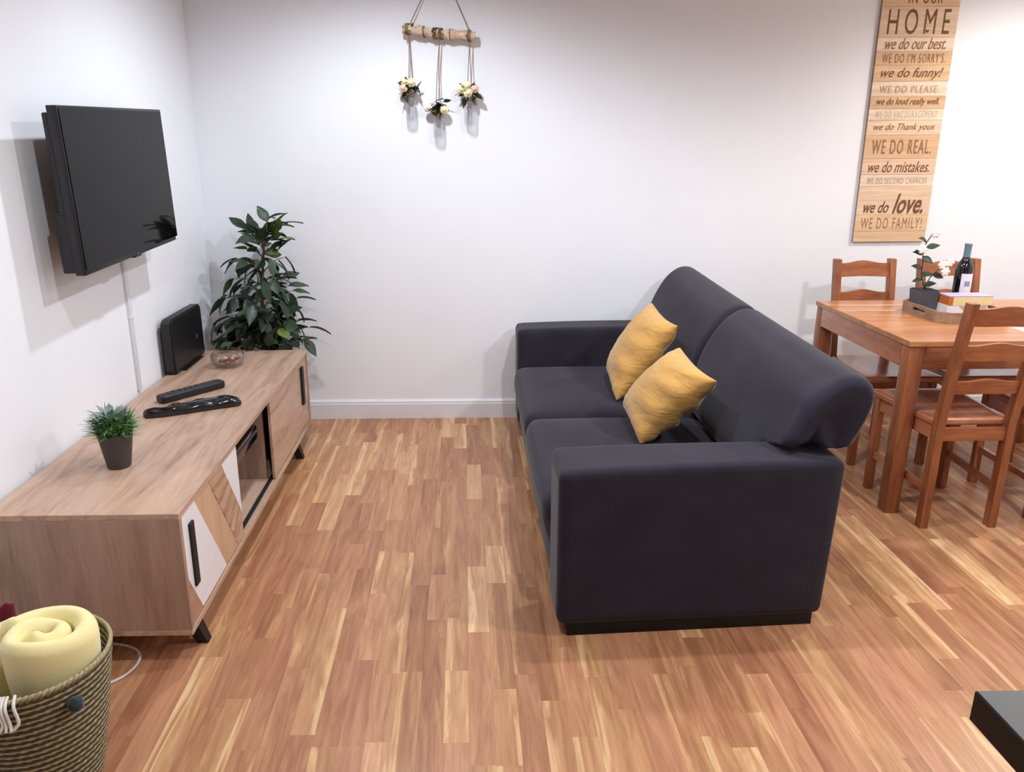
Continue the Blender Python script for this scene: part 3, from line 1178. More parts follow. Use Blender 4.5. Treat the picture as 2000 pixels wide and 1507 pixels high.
# two remotes
def remote_flat(name, label, p, q, w, h, mat):
    p, q = Vector(p), Vector(q)
    d = q - p
    t = tag(empty(name, (p + q) / 2, math.atan2(d.y, d.x)), label, 'remote control', 'remotes on the cabinet')
    L = d.length / 2
    bm = bmesh.new()
    rbox(bm, -L, L, -w / 2, w / 2, 0.0, h, 0.010, 8)
    link('casing', bm, mat, t, smooth=True)
    for i in range(6):
        for j in (-1, 0, 1):
            boxo('button', MAT['grey_button'], t, -L * 0.7 + i * 0.026, -L * 0.7 + i * 0.026 + 0.012, j * 0.011 - 0.0035, j * 0.011 + 0.0035, h - 0.001, h + 0.0015)
    return t


remote_flat('remote_control', 'slim matt black remote control lying behind the glossy one', (-1.228, 3.035, CZ1), (-1.045, 3.265, CZ1), 0.052, 0.034, MAT['black_plastic'])

t = tag(empty('glossy_remote', (-1.06, 2.95, CZ1), math.atan2(0.18, 0.30)), 'glossy black remote with a narrow tapering tail in front of the matt one', 'remote control', 'remotes on the cabinet')
out = [(-0.185, -0.006), (-0.15, -0.020), (-0.10, -0.030), (-0.02, -0.036), (0.08, -0.040), (0.145, -0.046), (0.170, -0.034), (0.165, 0.0), (0.130, 0.030),
       (0.085, 0.040), (0.0, 0.036), (-0.08, 0.024), (-0.13, 0.006), (-0.17, 0.006)]
O = spline([(a, b, 0) for a, b in out], 4, True)
bm = bmesh.new()
layers = []
for z, s in ((0.0, 0.94), (0.008, 1.06), (0.022, 1.03), (0.031, 0.88), (0.034, 0.5)):
    layers.append([bm.verts.new((p.x * (1 - (1 - s) * 0.35), p.y * s, z + (0.004 * math.sin(p.x * 60) if z > 0.015 else 0))) for p in O])
for A, B in zip(layers, layers[1:]):
    for k in range(len(O)):
        bm.faces.new((A[k], A[(k + 1) % len(O)], B[(k + 1) % len(O)], B[k]))
bm.faces.new(layers[0][::-1])
bm.faces.new(layers[-1])
link('casing', bm, MAT['black_gloss'], t, smooth=True)
bm = bmesh.new()
rbox(bm, -0.03, 0.09, -0.006, 0.010, 0.029, 0.038, 0.004, 6)
link('raised_strip', bm, MAT['grey_button'], t, smooth=True)
for i in range(4):
    boxo('button', MAT['grey_button'], t, -0.09 + i * 0.018, -0.08 + i * 0.018, -0.005, 0.006, 0.030, 0.0365)

# little potted plant
t = tag(empty('small_potted_plant', (-1.117, 2.385, CZ1)), 'small bushy green artificial plant in a tapered grey pot on the cabinet', 'plant')
bm = bmesh.new()
lathe(bm, [(0.0005, 0.0), (0.034, 0.0), (0.036, 0.003), (0.053, 0.113), (0.054, 0.116), (0.050, 0.117), (0.048, 0.104), (0.0005, 0.103)], 36)
autosmooth(link('pot', bm, MAT['pot_grey'], t))
bm = bmesh.new()
bmg = bmesh.new()
rnd = random.Random(8)


def blade(bm, base, d, L, w, curl):
    d = Vector(d).normalized()
    s = d.cross(Vector((0, 0, 1)))
    s = s.normalized() if s.length > 1e-4 else Vector((1, 0, 0))
    prev = None
    for k in range(4):
        f = k / 3
        c = Vector(base) + d * L * f + Vector((0, 0, -curl * L * f * f))
        ww = w * (1 - 0.85 * f * f) * (0.6 + 0.4 * math.sin(PI * min(1, f + 0.25)))
        a, b = bm.verts.new(c - s * ww / 2), bm.verts.new(c + s * ww / 2)
        if prev:
            bm.faces.new((prev[0], prev[1], b, a))
        prev = (a, b)


for i in range(620):
    a = rnd.uniform(0, 2 * PI)
    r = 0.042 * math.sqrt(rnd.random())
    el = rnd.uniform(0.05, 1.25)
    base = Vector((r * math.cos(a), r * math.sin(a), 0.104 + rnd.uniform(0, 0.05)))
    a2 = a + rnd.uniform(-0.7, 0.7)
    blade(bm, base, (math.cos(a2) * math.cos(el), math.sin(a2) * math.cos(el), math.sin(el)), rnd.uniform(0.035, 0.075), 0.008, 0.15)
for i in range(90):
    a = rnd.uniform(0, 2 * PI)
    r = 0.045 * math.sqrt(rnd.random())
    base = Vector((r * math.cos(a) - 0.004, r * math.sin(a), 0.15 + rnd.uniform(0, 0.03)))
    el = rnd.uniform(0.3, 1.3)
    blade(bmg, base, (math.cos(a) * math.cos(el), math.sin(a) * math.cos(el), math.sin(el)), rnd.uniform(0.025, 0.04), 0.016, 0.3)
link('foliage', bm, MAT['grass'], t)['kind'] = 'stuff'
link('grey_foliage', bmg, MAT['grass_grey'], t)['kind'] = 'stuff'


# ================================================================== ficus in the corner
def build_ficus():
    t = tag(empty('potted_ficus', (-1.07, 4.035, 0)), 'artificial ficus tree with dark glossy leaves in the corner behind the cabinet', 'plant')
    bm = bmesh.new()
    lathe(bm, [(0.0005, 0.0), (0.085, 0.0), (0.088, 0.004), (0.112, 0.20), (0.118, 0.205), (0.118, 0.222), (0.108, 0.222), (0.104, 0.195), (0.0005, 0.195)], 36)
    autosmooth(link('pot', bm, MAT['pot_grey'], t))
    bm = bmesh.new()
    lathe(bm, [(0.0005, 0.199), (0.1035, 0.196)], 24)
    bmesh.ops.reverse_faces(bm, faces=bm.faces[:])
    link('soil', bm, MAT['soil'], t)
    trunk = spline([(0, 0, 0.19), (0.01, -0.005, 0.4), (0.015, 0.0, 0.6), (0.035, -0.01, 0.8), (0.06, -0.01, 1.0), (0.085, -0.01, 1.10)], 5)
    bm = bmesh.new()
    tube(bm, trunk, [0.014 - 0.011 * i / (len(trunk) - 1) for i in range(len(trunk))], 8)
    link('trunk', bm, MAT['bark'], t, smooth=True)
    L1 = leaf_mesh('ficus_leaf', MAT['leaf'], 0.098, 0.056)
    L2 = leaf_mesh('ficus_leaf_narrow', MAT['leaf'], 0.105, 0.048, 0.35)
    L3 = leaf_mesh('ficus_leaf_young', MAT['leaf_light'], 0.085, 0.052)
    rnd = random.Random(21)

    def trunk_at(z):
        for a, b in zip(trunk, trunk[1:]):
            if a.z <= z <= b.z:
                return a.lerp(b, (z - a.z) / (b.z - a.z))
        return trunk[-1].copy()

    def in_room(p):
        q = t.location + p
        q.x = max(WX + 0.02, q.x)
        q.y = min(WY - 0.02, q.y)
        if q.z < CZ1 + 0.015:
            q.y = max(q.y, CY1 + 0.012)
        return q - t.location
    # branches: height, azimuth, rise, length
    br = []
    for i in range(40):
        z = 0.45 + 0.60 * (i / 39) ** 1.25
        f = (z - 0.44) / 0.66
        az = i * 2.39996 + rnd.uniform(-0.3, 0.3)
        br.append((z, az, rnd.uniform(0.05, 0.45) + 0.5 * f, (0.20 * (1 - f) ** 0.85 + 0.055) * rnd.uniform(0.7, 1.1)))
    for i in range(16):
        br.append((rnd.uniform(0.46, 0.66), i * 2.39996 + 0.8, rnd.uniform(-0.05, 0.35), rnd.uniform(0.10, 0.20)))
    br += [(1.04, 0.3, 0.75, 0.13), (1.02, 2.7, 0.75, 0.13), (1.08, 1.5, 1.25, 0.08), (0.86, 2.95, 0.75, 0.16), (0.72, 0.15, 0.35, 0.17), (1.0, 5.9, 0.5, 0.10)]
    for z, az, rise, L in br:
        b = trunk_at(z)
        d = Vector((math.cos(az) * (0.85 if math.cos(az) > 0 else 1.05), math.sin(az) * 0.62, rise)).normalized()
        mid = b + d * L * 0.5 + Vector((0, 0, 0.01))
        end = b + d * L + Vector((0, 0, -0.02))
        pts = [in_room(p) for p in spline([b, mid, end], 3)]
        bm = bmesh.new()
        tube(bm, pts, [0.0035 - 0.0022 * k / (len(pts) - 1) for k in range(len(pts))], 5)
        link('branch', bm, MAT['bark'], t, smooth=True)
        nl = max(3, int(L / 0.042)) + 1
        for k in range(nl):
            f = 0.15 + 0.85 * (k + 0.5) / nl if k < nl - 1 else 1.0
            p = b.lerp(end, f) + Vector((0, 0, 0.01 * math.sin(PI * f)))
            side = 1 if k % 2 else -1
            a2 = az + side * rnd.uniform(0.5, 1.2) if k < nl - 1 else az
            el = rnd.uniform(-1.0, 0.45) if z < 0.92 else rnd.uniform(0.0, 1.1)
            dd = Vector((math.cos(a2) * math.cos(el), math.sin(a2) * math.cos(el) * 0.8, math.sin(el)))
            p = in_room(p)
            tip = t.location + p + dd.normalized() * 0.125
            if tip.x < WX + 0.01 or tip.y > WY - 0.01 or (tip.z < CZ1 + 0.01 and tip.y < CY1 + 0.01):
                dd.x, dd.y, dd.z = abs(dd.x), -abs(dd.y) * 0.3, abs(dd.z) + 0.5
            me = L3 if (z > 0.9 and rnd.random() < 0.3) or rnd.random() < 0.05 else (L1 if rnd.random() < 0.6 else L2)
            place_leaf(me, t, p, dd, rnd.uniform(-0.9, 0.9), rnd.uniform(0.8, 1.15))
    return t


build_ficus()


# ================================================================== wall hanging
def build_hanging():
    t = tag(empty('wall_hanging', (-0.12, WY, 2.0)), 'driftwood wall hanging with three glass bottles of small roses', 'wall decoration')
    Yh = -0.045
    rnd = random.Random(4)
    pts = spline([(-0.178, Yh, 0.030), (-0.10, Yh, 0.020), (0.0, Yh, 0.006), (0.09, Yh, 0.002), (0.178, Yh, -0.006)], 6)
    bm = bmesh.new()
    tube(bm, pts, [0.0225 + 0.003 * math.sin(i * 1.3) + rnd.uniform(-0.0015, 0.0015) for i in range(len(pts))], 12)
    link('driftwood', bm, MAT['drift'], t, smooth=True)
    bm = bmesh.new()
    bmesh.ops.create_cone(bm, cap_ends=True, segments=10, radius1=0.004, radius2=0.007, depth=0.03, matrix=Matrix.Translation((0.0, -0.015, 0.32)) @ Matrix.Rotation(PI / 2, 4, 'X'))
    link('nail', bm, MAT['black_metal'], t)
    for s in (-1, 1):
        x = s * 0.155
        bm = bmesh.new()
        tube(bm, [(x, Yh, 0.024 if s < 0 else 0.004), (s * 0.08, Yh + 0.012, 0.17), (s * 0.002, -0.022, 0.32)], 0.0026, 6)
        link('hanging_cord', bm, MAT['rope'], t)
    # twine wraps with bits of moss
    for x, z, k in ((-0.150, 0.027, 3), (-0.015, 0.008, 4), (0.012, 0.006, 3), (0.152, -0.003, 3), (0.06, 0.003, 1), (-0.07, 0.015, 1)):
        bm = bmesh.new()
        for i in range(k):
            c = Vector((x + 0.006 * (i - k / 2), Yh, z))
            tube(bm, [c + Vector((0.006 * math.cos(a), 0.0258 * math.cos(a), 0.0258 * math.sin(a))) for a in (2 * PI * j / 14 for j in range(14))], 0.0026, 5, True)
        link('twine_wrap', bm, MAT['rope'] if k > 1 else MAT['leaf_dark'], t)
    lf = leaf_mesh('moss_leaf', MAT['leaf_dark'], 0.022, 0.010)
    for i in range(14):
        x = rnd.choice((-0.15, -0.01, 0.0, 0.01, 0.15)) + rnd.uniform(-0.02, 0.02)
        place_leaf(lf, t, (x, Yh - 0.024, 0.008 - 0.09 * x + rnd.uniform(-0.012, 0.016)), (rnd.uniform(-1, 1), -0.4, rnd.uniform(-0.4, 1)), rnd.uniform(-1, 1))
    prof = [(0.0005, 0.0), (0.022, 0.0), (0.027, 0.004), (0.028, 0.02), (0.028, 0.082), (0.024, 0.098), (0.016, 0.110), (0.015, 0.128), (0.018, 0.131), (0.018, 0.136), (0.0135, 0.136),
            (0.0125, 0.11), (0.021, 0.097), (0.0255, 0.082), (0.0255, 0.012), (0.0005, 0.008)]
    for n, (bx, bz, top, xt) in enumerate(((-0.146, -0.405, 0.005, -0.148), (-0.010, -0.485, -0.015, 0.002), (0.148, -0.425, -0.03, 0.150))):
        bm = bmesh.new()
        lathe(bm, prof, 24)
        b = link('glass_bottle', bm, MAT['glass'], t, (bx, Yh + 0.004, bz), smooth=True)
        neck = 0.122
        bm = bmesh.new()
        for s in (-1, 1):
            tube(bm, [(xt - bx, -0.004, top - bz), (s * 0.004, -0.004, 0.30), (s * 0.013, -0.002, neck)], 0.0022, 6)
        tube(bm, [(0.0165 * math.cos(a), 0.0165 * math.sin(a), neck) for a in (2 * PI * j / 14 for j in range(14))], 0.0025, 5, True)
        link('twine', bm, MAT['rope'], b)
        # posy: roses with petal rings, leaves, small brown buds
        roses = [[(-0.036, 0.160, 'blush'), (0.004, 0.184, 'cream'), (-0.030, 0.190, 'cream')], [(0.030, 0.138, 'cream'), (-0.050, 0.150, 'white_petal'), (-0.030, 0.172, 'white_petal')], [(-0.008, 0.156, 'cream'), (0.024, 0.176, 'blush'), (-0.042, 0.174, 'cream'), (-0.012, 0.190, 'cream')]][n]
        for rx, rz, col in roses:
            bm = bmesh.new()
            # bud in the middle, two whorls of overlapping petals around it
            bmesh.ops.create_icosphere(bm, subdivisions=2, radius=0.0095, matrix=Matrix.Translation((0, -0.011, 0)))
            for ring, (rad, cnt, rr) in enumerate(((0.0085, 5, 0.0085), (0.0150, 7, 0.0110))):
                for k in range(cnt):
                    a = 2 * PI * (k + 0.4 * ring) / cnt
                    m = Matrix.Translation((math.cos(a) * rad, 0.006 * ring - 0.010, math.sin(a) * rad)) @ Matrix.Rotation(-a, 4, 'Y') @ Matrix.Rotation(-0.45 - 0.5 * ring, 4, 'Z') @ Matrix.Diagonal((0.30, 0.9, 1.15, 1))
                    bmesh.ops.create_icosphere(bm, subdivisions=2, radius=rr, matrix=m)
            o = link('rose', bm, MAT[col], b, (rx, -0.020, rz), smooth=True)
        lf2 = leaf_mesh('posy_leaf', MAT['leaf_dark'], 0.048, 0.028)
        for i in range(28):
            a = rnd.uniform(0, 2 * PI)
            place_leaf(lf2, b, (rnd.uniform(-0.032, 0.032), -0.010, 0.148 + rnd.uniform(-0.014, 0.026)), (math.cos(a), -0.35, math.sin(a) * 0.8), rnd.uniform(-1, 1), rnd.uniform(0.75, 1.15), 'posy_leaf')
        for i in range(3):
            bm = bmesh.new()
            bmesh.ops.create_icosphere(bm, subdivisions=1, radius=0.008)
            link('bud', bm, MAT['potpourri'], b, (rnd.uniform(-0.03, 0.035), -0.018, 0.135 + rnd.uniform(-0.008, 0.01)))
    return t


build_hanging()


# ================================================================== lettered sign
def build_sign():
    x0, x1, z0, z1 = 2.092, 2.482, 0.985, 2.345
    t = tag(empty('wooden_sign', ((x0 + x1) / 2, WY, z0)), 'tall narrow wooden plank sign printed with family sayings on the back wall', 'sign')
    t.rotation_euler = (0, math.radians(-0.4), 0)
    w = (x1 - x0) / 2
    boxo('backing_board', MAT['sign_edge'], t, -w, w, -0.010, -0.001, 0.0, z1 - z0)
    bounds = [0.985, 1.042, 1.129, 1.275, 1.335, 1.416, 1.534, 1.607, 1.662, 1.724, 1.796, 1.871, 1.936, 2.003, 2.143, 2.230, 2.345]
    tint = [0, 0, 1, 2, 4, 3, 1, 2, 3, 2, 0, 3, 2, 1, 0, 1]
    for i, (a, b) in enumerate(zip(bounds, bounds[1:])):
        bm = bmesh.new()
        d = 0.0165 + 0.0008 * ((i * 5) % 3)
        box(bm, -w, w, -d, -0.0098, a - z0 + 0.0006, b - z0 - 0.0006)
        link('plank', bm, SIGN_TINTS[tint[i]], t)
    rows = [('IN OUR', 'ink', 2.186, 0.17, 0.058, 0, 0.0, 0.02), ('HOME', 'ink', 2.074, 0.315, 0.118, 0, 0.0, 0.0), ('we do our best.', 'ink_mid', 1.973, 0.31, 0.054, 0.4, 0, 0),
            ("WE DO I'M SORRY'S.", 'ink_mid', 1.905, 0.325, 0.046, 0, 0, 0), ('we do funny!', 'ink', 1.830, 0.32, 0.060, 0.4, 0.008, 0), ('WE DO PLEASE.', 'ink_faint', 1.757, 0.31, 0.034, 0, 0, 0),
            ('we do loud really well.', 'ink', 1.694, 0.325, 0.042, 0.35, 0.008, 0), ('WE DO ENCOURAGEMENT', 'ink_faint', 1.634, 0.325, 0.034, 0, 0.0, 0), ('we do Thank yous', 'ink_mid', 1.570, 0.32, 0.042, 0.4, 0, 0),
            ('WE DO REAL.', 'ink_mid', 1.475, 0.315, 0.072, 0, 0.012, 0), ('we do mistakes.', 'ink', 1.374, 0.325, 0.056, 0.35, 0.008, 0), ('WE DO SECOND CHANCES', 'ink_faint', 1.304, 0.32, 0.030, 0, 0, 0),
            ('WE DO FAMILY!', 'ink_mid', 1.083, 0.33, 0.058, 0, 0.0, 0)]
    for body, ink, zc, wd, ht, sh, bold, dx in rows:
        text_part(body, MAT[ink], t, 0.0 + dx, zc - z0, wd, ht, -0.0187, sh, bold, 1.5 if body == 'HOME' else (1.25 if body.isupper() else 1.0))
    text_part('we do', MAT['ink'], t, -0.092, 1.168 - z0, 0.135, 0.062, -0.0187, 0.4, 0.012)
    text_part('love.', MAT['ink'], t, 0.078, 1.185 - z0, 0.165, 0.105, -0.0187, 0.4, 0.02)
    # little heart in the M of HOME
    bm = bmesh.new()
    pts = []
    for k in range(24):
        a = 2 * PI * k / 24
        pts.append((0.0006 * 16 * math.sin(a) ** 3 + 0.047, 0.0006 * (13 * math.cos(a) - 5 * math.cos(2 * a) - 2 * math.cos(3 * a) - math.cos(4 * a)) + 2.030 - z0))
    bm.faces.new([bm.verts.new((a, -0.0194, b)) for a, b in pts[::-1]])
    link('printed_heart', bm, MAT['ink'], t)
    return t


build_sign()


# ================================================================== dining table
TX0, TX1, TY0, TY1, TZ = 1.745, 2.925, 2.966, 3.836, 0.742


def build_table():
    t = tag(empty('dining_table', ((TX0 + TX1) / 2, (TY0 + TY1) / 2, 0)), 'rectangular stained pine dining table behind the sofa', 'table')
    hx, hy = (TX1 - TX0) / 2, (TY1 - TY0) / 2
    n = 7
    pw = 2 * hy / n
    for i in range(n):
        bm = bmesh.new()
        box(bm, -hx, hx, -hy + i * pw + 0.0002, -hy + (i + 1) * pw - 0.0002, TZ - 0.022, TZ, 0.0012, 1)
        o = link('top_board', bm, MAT['pine_top'], t)
    L = 0.062
    for sx in (-1, 1):
        for sy in (-1, 1):
            bm = bmesh.new()
            cx, cy = sx * (hx - 0.006 - L / 2), sy * (hy - 0.006 - L / 2)
            box(bm, cx - L / 2, cx + L / 2, cy - L / 2, cy + L / 2, 0.0, TZ - 0.022, 0.004, 2)
            autosmooth(link('leg', bm, MAT['pine'], t))
    e = 0.014
    for sy in (-1, 1):
        boxo('apron', MAT['pine_x'], t, -hx + L + 0.006, hx - L - 0.006, sy * (hy - e) - 0.009, sy * (hy - e) + 0.009, TZ - 0.115, TZ - 0.022, 0.002, 1)
    for sx in (-1, 1):
        boxo('apron', MAT['pine_seat'], t, sx * (hx - e) - 0.009, sx * (hx - e) + 0.009, -hy + L + 0.006, hy - L - 0.006, TZ - 0.115, TZ - 0.022, 0.002, 1)
    return t


build_table()


def build_chair():
    """ladder-back chair, seat front along +Y"""
    t = empty('dining_chair')
    def back_y(z):
        return -0.195 - (0.075 * ((z - 0.44) / 0.49) ** 1.15 if z > 0.44 else 0.0)
    xr, xf = 0.140, 0.168
    for s in (-1, 1):
        bm = bmesh.new()
        zs = [0.0, 0.25, 0.44, 0.6, 0.77, 0.93]
        rings = []
        for z in zs:
            yy = back_y(z)
            a, b = 0.0155, 0.019
            rings.append([bm.verts.new((s * xr + i * a, yy + j * b, z)) for i, j in ((-1, -1), (1, -1), (1, 1), (-1, 1))])
        for A, B in zip(rings, rings[1:]):
            for k in range(4):
                bm.faces.new((A[k], A[(k + 1) % 4], B[(k + 1) % 4], B[k]))
        bm.faces.new(rings[0][::-1])
        bm.faces.new(rings[-1])
        autosmooth(link('back_leg', bm, MAT['pine'], t))
    for s in (-1, 1):
        bm = bmesh.new()
        box(bm, s * xf - 0.0165, s * xf + 0.0165, 0.175, 0.208, 0.0, 0.425, 0.003, 1)
        autosmooth(link('front_leg', bm, MAT['pine'], t))
    # three slats with arched top edges
    for zc, h, arch in ((0.875, 0.066, 0.013), (0.735, 0.060, 0.013), (0.595, 0.050, 0.012)):
        bm = bmesh.new()
        n = 12
        w = xr - 0.0135
        cols = []
        for i in range(n + 1):
            u = i / n * 2 - 1
            yb = 0.010 * (1 - u * u)
            # flat shoulders, a raised middle and a gentler rise below
            up = arch * (0.5 + 0.5 * math.cos(PI * min(1, abs(u) / 0.8)))
            lo = 0.2 * up
            z0, z1 = zc - h / 2 + lo, zc + h / 2 + up
            y0, y1 = back_y(z0) - yb, back_y(z1) - yb
            cols.append([bm.verts.new(p) for p in ((u * w, y0 - 0.009, z0), (u * w, y0 + 0.009, z0), (u * w, y1 + 0.009, z1), (u * w, y1 - 0.009, z1))])
        for A, B in zip(cols, cols[1:]):
            for k in range(4):
                bm.faces.new((A[k], B[k], B[(k + 1) % 4], A[(k + 1) % 4]))
        bm.faces.new(cols[0])
        bm.faces.new(cols[-1][::-1])
        bmesh.ops.recalc_face_normals(bm, faces=bm.faces[:])
        autosmooth(link('back_slat', bm, MAT['pine_x'], t))
    # seat: trapezoid with rounded edge and hollow middle
    bm = bmesh.new()
    def seat(x, y, z):
        k = (y + 0.176) / 0.421
        x *= 0.152 / 0.195 + (1 - 0.152 / 0.195) * k
        if z > 0.44:
            z -= 0.006 * max(0, 1 - (x / 0.16) ** 2) * max(0, 1 - ((y - 0.02) / 0.18) ** 2)
        return x, y, z
    rbox(bm, -0.195, 0.195, -0.173, 0.245, 0.425, 0.452, 0.009, 14, seat)
    link('seat', bm, MAT['pine_seat'], t, smooth=True)
    boxo('front_apron', MAT['pine_x'], t, -xf + 0.0165, xf - 0.0165, 0.182, 0.200, 0.372, 0.4245, 0.001, 1)
    boxo('back_apron', MAT['pine_x'], t, -xr + 0.0155, xr - 0.0155, -0.204, -0.186, 0.372, 0.4245, 0.001, 1)
    for s in (-1, 1):
        bm = bmesh.new()
        bar(bm, (s * xr, -0.176, 0.398), (s * xf, 0.175, 0.398), 0.018, 0.052)
        link('side_apron', bm, MAT['pine_seat'], t)
        bm = bmesh.new()
        bar(bm, (s * xr, -0.176, 0.165), (s * xf, 0.175, 0.165), 0.016, 0.028)
        link('side_stretcher', bm, MAT['pine_seat'], t)
    return t


def copy_tree(o, parent=None):
    c = o.copy()
    COL.objects.link(c)
    c.parent = parent
    for ch in list(o.children):
        copy_tree(ch, c)
    return c


chair = build_chair()
spots = [((1.98, 3.045), 0.0, 'pine ladder-back chair on the near side of the table, its back towards the viewer'),
         ((2.475, 3.085), -5.0, 'pine ladder-back chair at the right edge of the photo on the near side of table'),
         ((2.03, 3.70), 180.0, 'pine ladder-back chair on the wall side of the table, nearest the sofa'),
         ((2.465, 3.70), 180.0, 'pine ladder-back chair on the wall side of the table behind the wine bottle')]
chairs = [chair] + [copy_tree(chair) for _ in spots[1:]]
for c, ((x, y), a, lab) in zip(chairs, spots):
    c.location = (x, y, 0)
    c.rotation_euler = (0, 0, math.radians(a))
    tag(c, lab, 'chair', 'ladder-back chairs around the dining table')


# ================================================================== things on the table
def build_tray():
    x0, x1, y0, y1 = 2.045, 2.375, 3.275, 3.635
    t = tag(empty('serving_tray', ((x0 + x1) / 2, (y0 + y1) / 2, TZ)), 'greyed wooden serving tray with cut-out handles on the dining table', 'tray')
    hx, hy, c = (x1 - x0) / 2, (y1 - y0) / 2, 0.045
    oct_ = [(-hx + c, -hy), (hx - c, -hy), (hx, -hy + c), (hx, hy - c), (hx - c, hy), (-hx + c, hy), (-hx, hy - c), (-hx, -hy + c)]
    bm = bmesh.new()
    prism(bm, oct_, 'Z', 0.0, 0.008)
    link('tray_base', bm, MAT['tray'], t)
    H, th = 0.048, 0.009
    n = len(oct_)
    for i in range(n):
        a, b = Vector((*oct_[i], 0)), Vector((*oct_[(i + 1) % n], 0))
        d = (b - a).normalized()
        nn = Vector((-d.y, d.x, 0))
        bm = bmesh.new()
        if i in (2, 6):            # short ends carry a slot handle
            L = (b - a).length
            s0, s1, z0, z1 = L / 2 - 0.05, L / 2 + 0.05, 0.020, 0.034
            for u0, u1, q0, q1 in ((0, s0, 0.008, H), (s1, L, 0.008, H), (s0, s1, 0.008, z0), (s0, s1, z1, H)):
                P = [a + d * u + nn * w for u, w in ((u0, 0), (u1, 0), (u1, th), (u0, th))]
                hexa(bm, [(p.x, p.y, q0) for p in P], [(p.x, p.y, q1) for p in P])
        else:
            P = [a, b, b + nn * th - d * 0.003, a + nn * th + d * 0.003]
            hexa(bm, [(p.x, p.y, 0.008) for p in P], [(p.x, p.y, H) for p in P])
        bmesh.ops.recalc_face_normals(bm, faces=bm.faces[:])
        link('tray_side', bm, MAT['tray'], t)


build_tray()
TB = TZ + 0.008

t = tag(empty('white_flower_plant', (2.100, 3.525, TB)), 'sprig of green leaves and white blossoms in a square slate pot on the tray', 'plant')
bm = bmesh.new()
h = 0.045
hexa(bm, [(s * 0.038, q * 0.038, 0) for s, q in ((-1, -1), (1, -1), (1, 1), (-1, 1))], [(s * h, q * h, 0.10) for s, q in ((-1, -1), (1, -1), (1, 1), (-1, 1))])
link('pot', bm, MAT['pot_slate'], t)
boxo('soil', MAT['soil'], t, -0.04, 0.04, -0.04, 0.04, 0.0995, 0.103)
stem = spline([(0, 0, 0.10), (-0.025, 0, 0.16), (-0.035, -0.01, 0.22), (-0.04, -0.01, 0.29), (-0.015, -0.01, 0.345)], 5)
stem2 = spline([(0.0, 0, 0.10), (0.01, -0.005, 0.15), (0.045, -0.01, 0.195), (0.075, -0.01, 0.21)], 5)
for s in (stem, stem2):
    bm = bmesh.new()
    tube(bm, s, 0.0022, 6)
    link('stem', bm, MAT['leaf_dark'], t, smooth=True)
lf = leaf_mesh('sprig_leaf', MAT['leaf_dark'], 0.055, 0.030)
for p, d in (((-0.035, -0.01, 0.315), (-0.75, -0.5, 0.5)), ((-0.03, -0.01, 0.29), (0.8, -0.5, 0.35)), ((-0.042, -0.01, 0.265), (-0.9, -0.4, 0.25)), ((-0.04, -0.01, 0.25), (0.35, -0.9, -0.35)),
             ((-0.032, 0, 0.195), (-0.85, -0.3, 0.35)), ((-0.02, 0, 0.14), (-0.9, -0.4, 0.1)), ((-0.01, 0, 0.12), (0.5, -0.8, 0.35)), ((0.02, 0, 0.17), (0.9, -0.3, -0.2)), ((-0.03, 0, 0.17), (0.4, -0.9, 0.2))):
    place_leaf(lf, t, p, d, 1.0 if d[0] > 0 else -1.0, 1.0, 'leaf')
rnd = random.Random(2)
for c in ((-0.055, -0.02, 0.285), (0.0, -0.01, 0.355), (0.05, -0.015, 0.215), (0.085, -0.01, 0.225), (0.065, -0.02, 0.185)):
    bm = bmesh.new()
    for k in range(7):
        a = 2 * PI * k / 6
        m = Matrix.Translation((math.cos(a) * 0.010 * (k < 6), -0.006, math.sin(a) * 0.010 * (k < 6))) @ Matrix.Rotation(-a, 4, 'Y') @ Matrix.Diagonal((1.1, 0.5, 0.8, 1))
        bmesh.ops.create_icosphere(bm, subdivisions=1, radius=0.0125, matrix=m)
    link('blossom', bm, MAT['white_petal'], t, c, smooth=True)

t = tag(empty('wine_bottle', (2.292, 3.562, TB)), 'dark wine bottle with grey-blue foil neck and white label on the tray', 'bottle')
bm = bmesh.new()
lathe(bm, [(0.0005, 0.004), (0.030, 0.0), (0.036, 0.004), (0.037, 0.012), (0.037, 0.185), (0.034, 0.203), (0.024, 0.222), (0.016, 0.238), (0.0145, 0.25), (0.014, 0.285), (0.0005, 0.286)], 32)
link('bottle_body', bm, MAT['wine_glass'], t, smooth=True)
bm = bmesh.new()
lathe(bm, [(0.0156, 0.236), (0.0152, 0.25), (0.0148, 0.29), (0.0158, 0.292), (0.0158, 0.302), (0.014, 0.304), (0.0005, 0.304)], 28)
autosmooth(link('foil', bm, MAT['foil'], t))


def curved_patch(r, a0, a1, z0, z1, n=14):
    bm = bmesh.new()
    va = [[bm.verts.new((r * math.cos(a0 + (a1 - a0) * i / n), r * math.sin(a0 + (a1 - a0) * i / n), z)) for i in range(n + 1)] for z in (z0, z1)]
    for i in range(n):
        bm.faces.new((va[0][i], va[0][i + 1], va[1][i + 1], va[1][i]))
    return bm


link('paper_label', curved_patch(0.0374, -PI * 0.74, -PI * 0.22, 0.065, 0.170), MAT['label'], t, smooth=True)
link('label_print', curved_patch(0.0377, -PI * 0.60, -PI * 0.38, 0.112, 0.136), MAT['print_grey'], t, smooth=True)

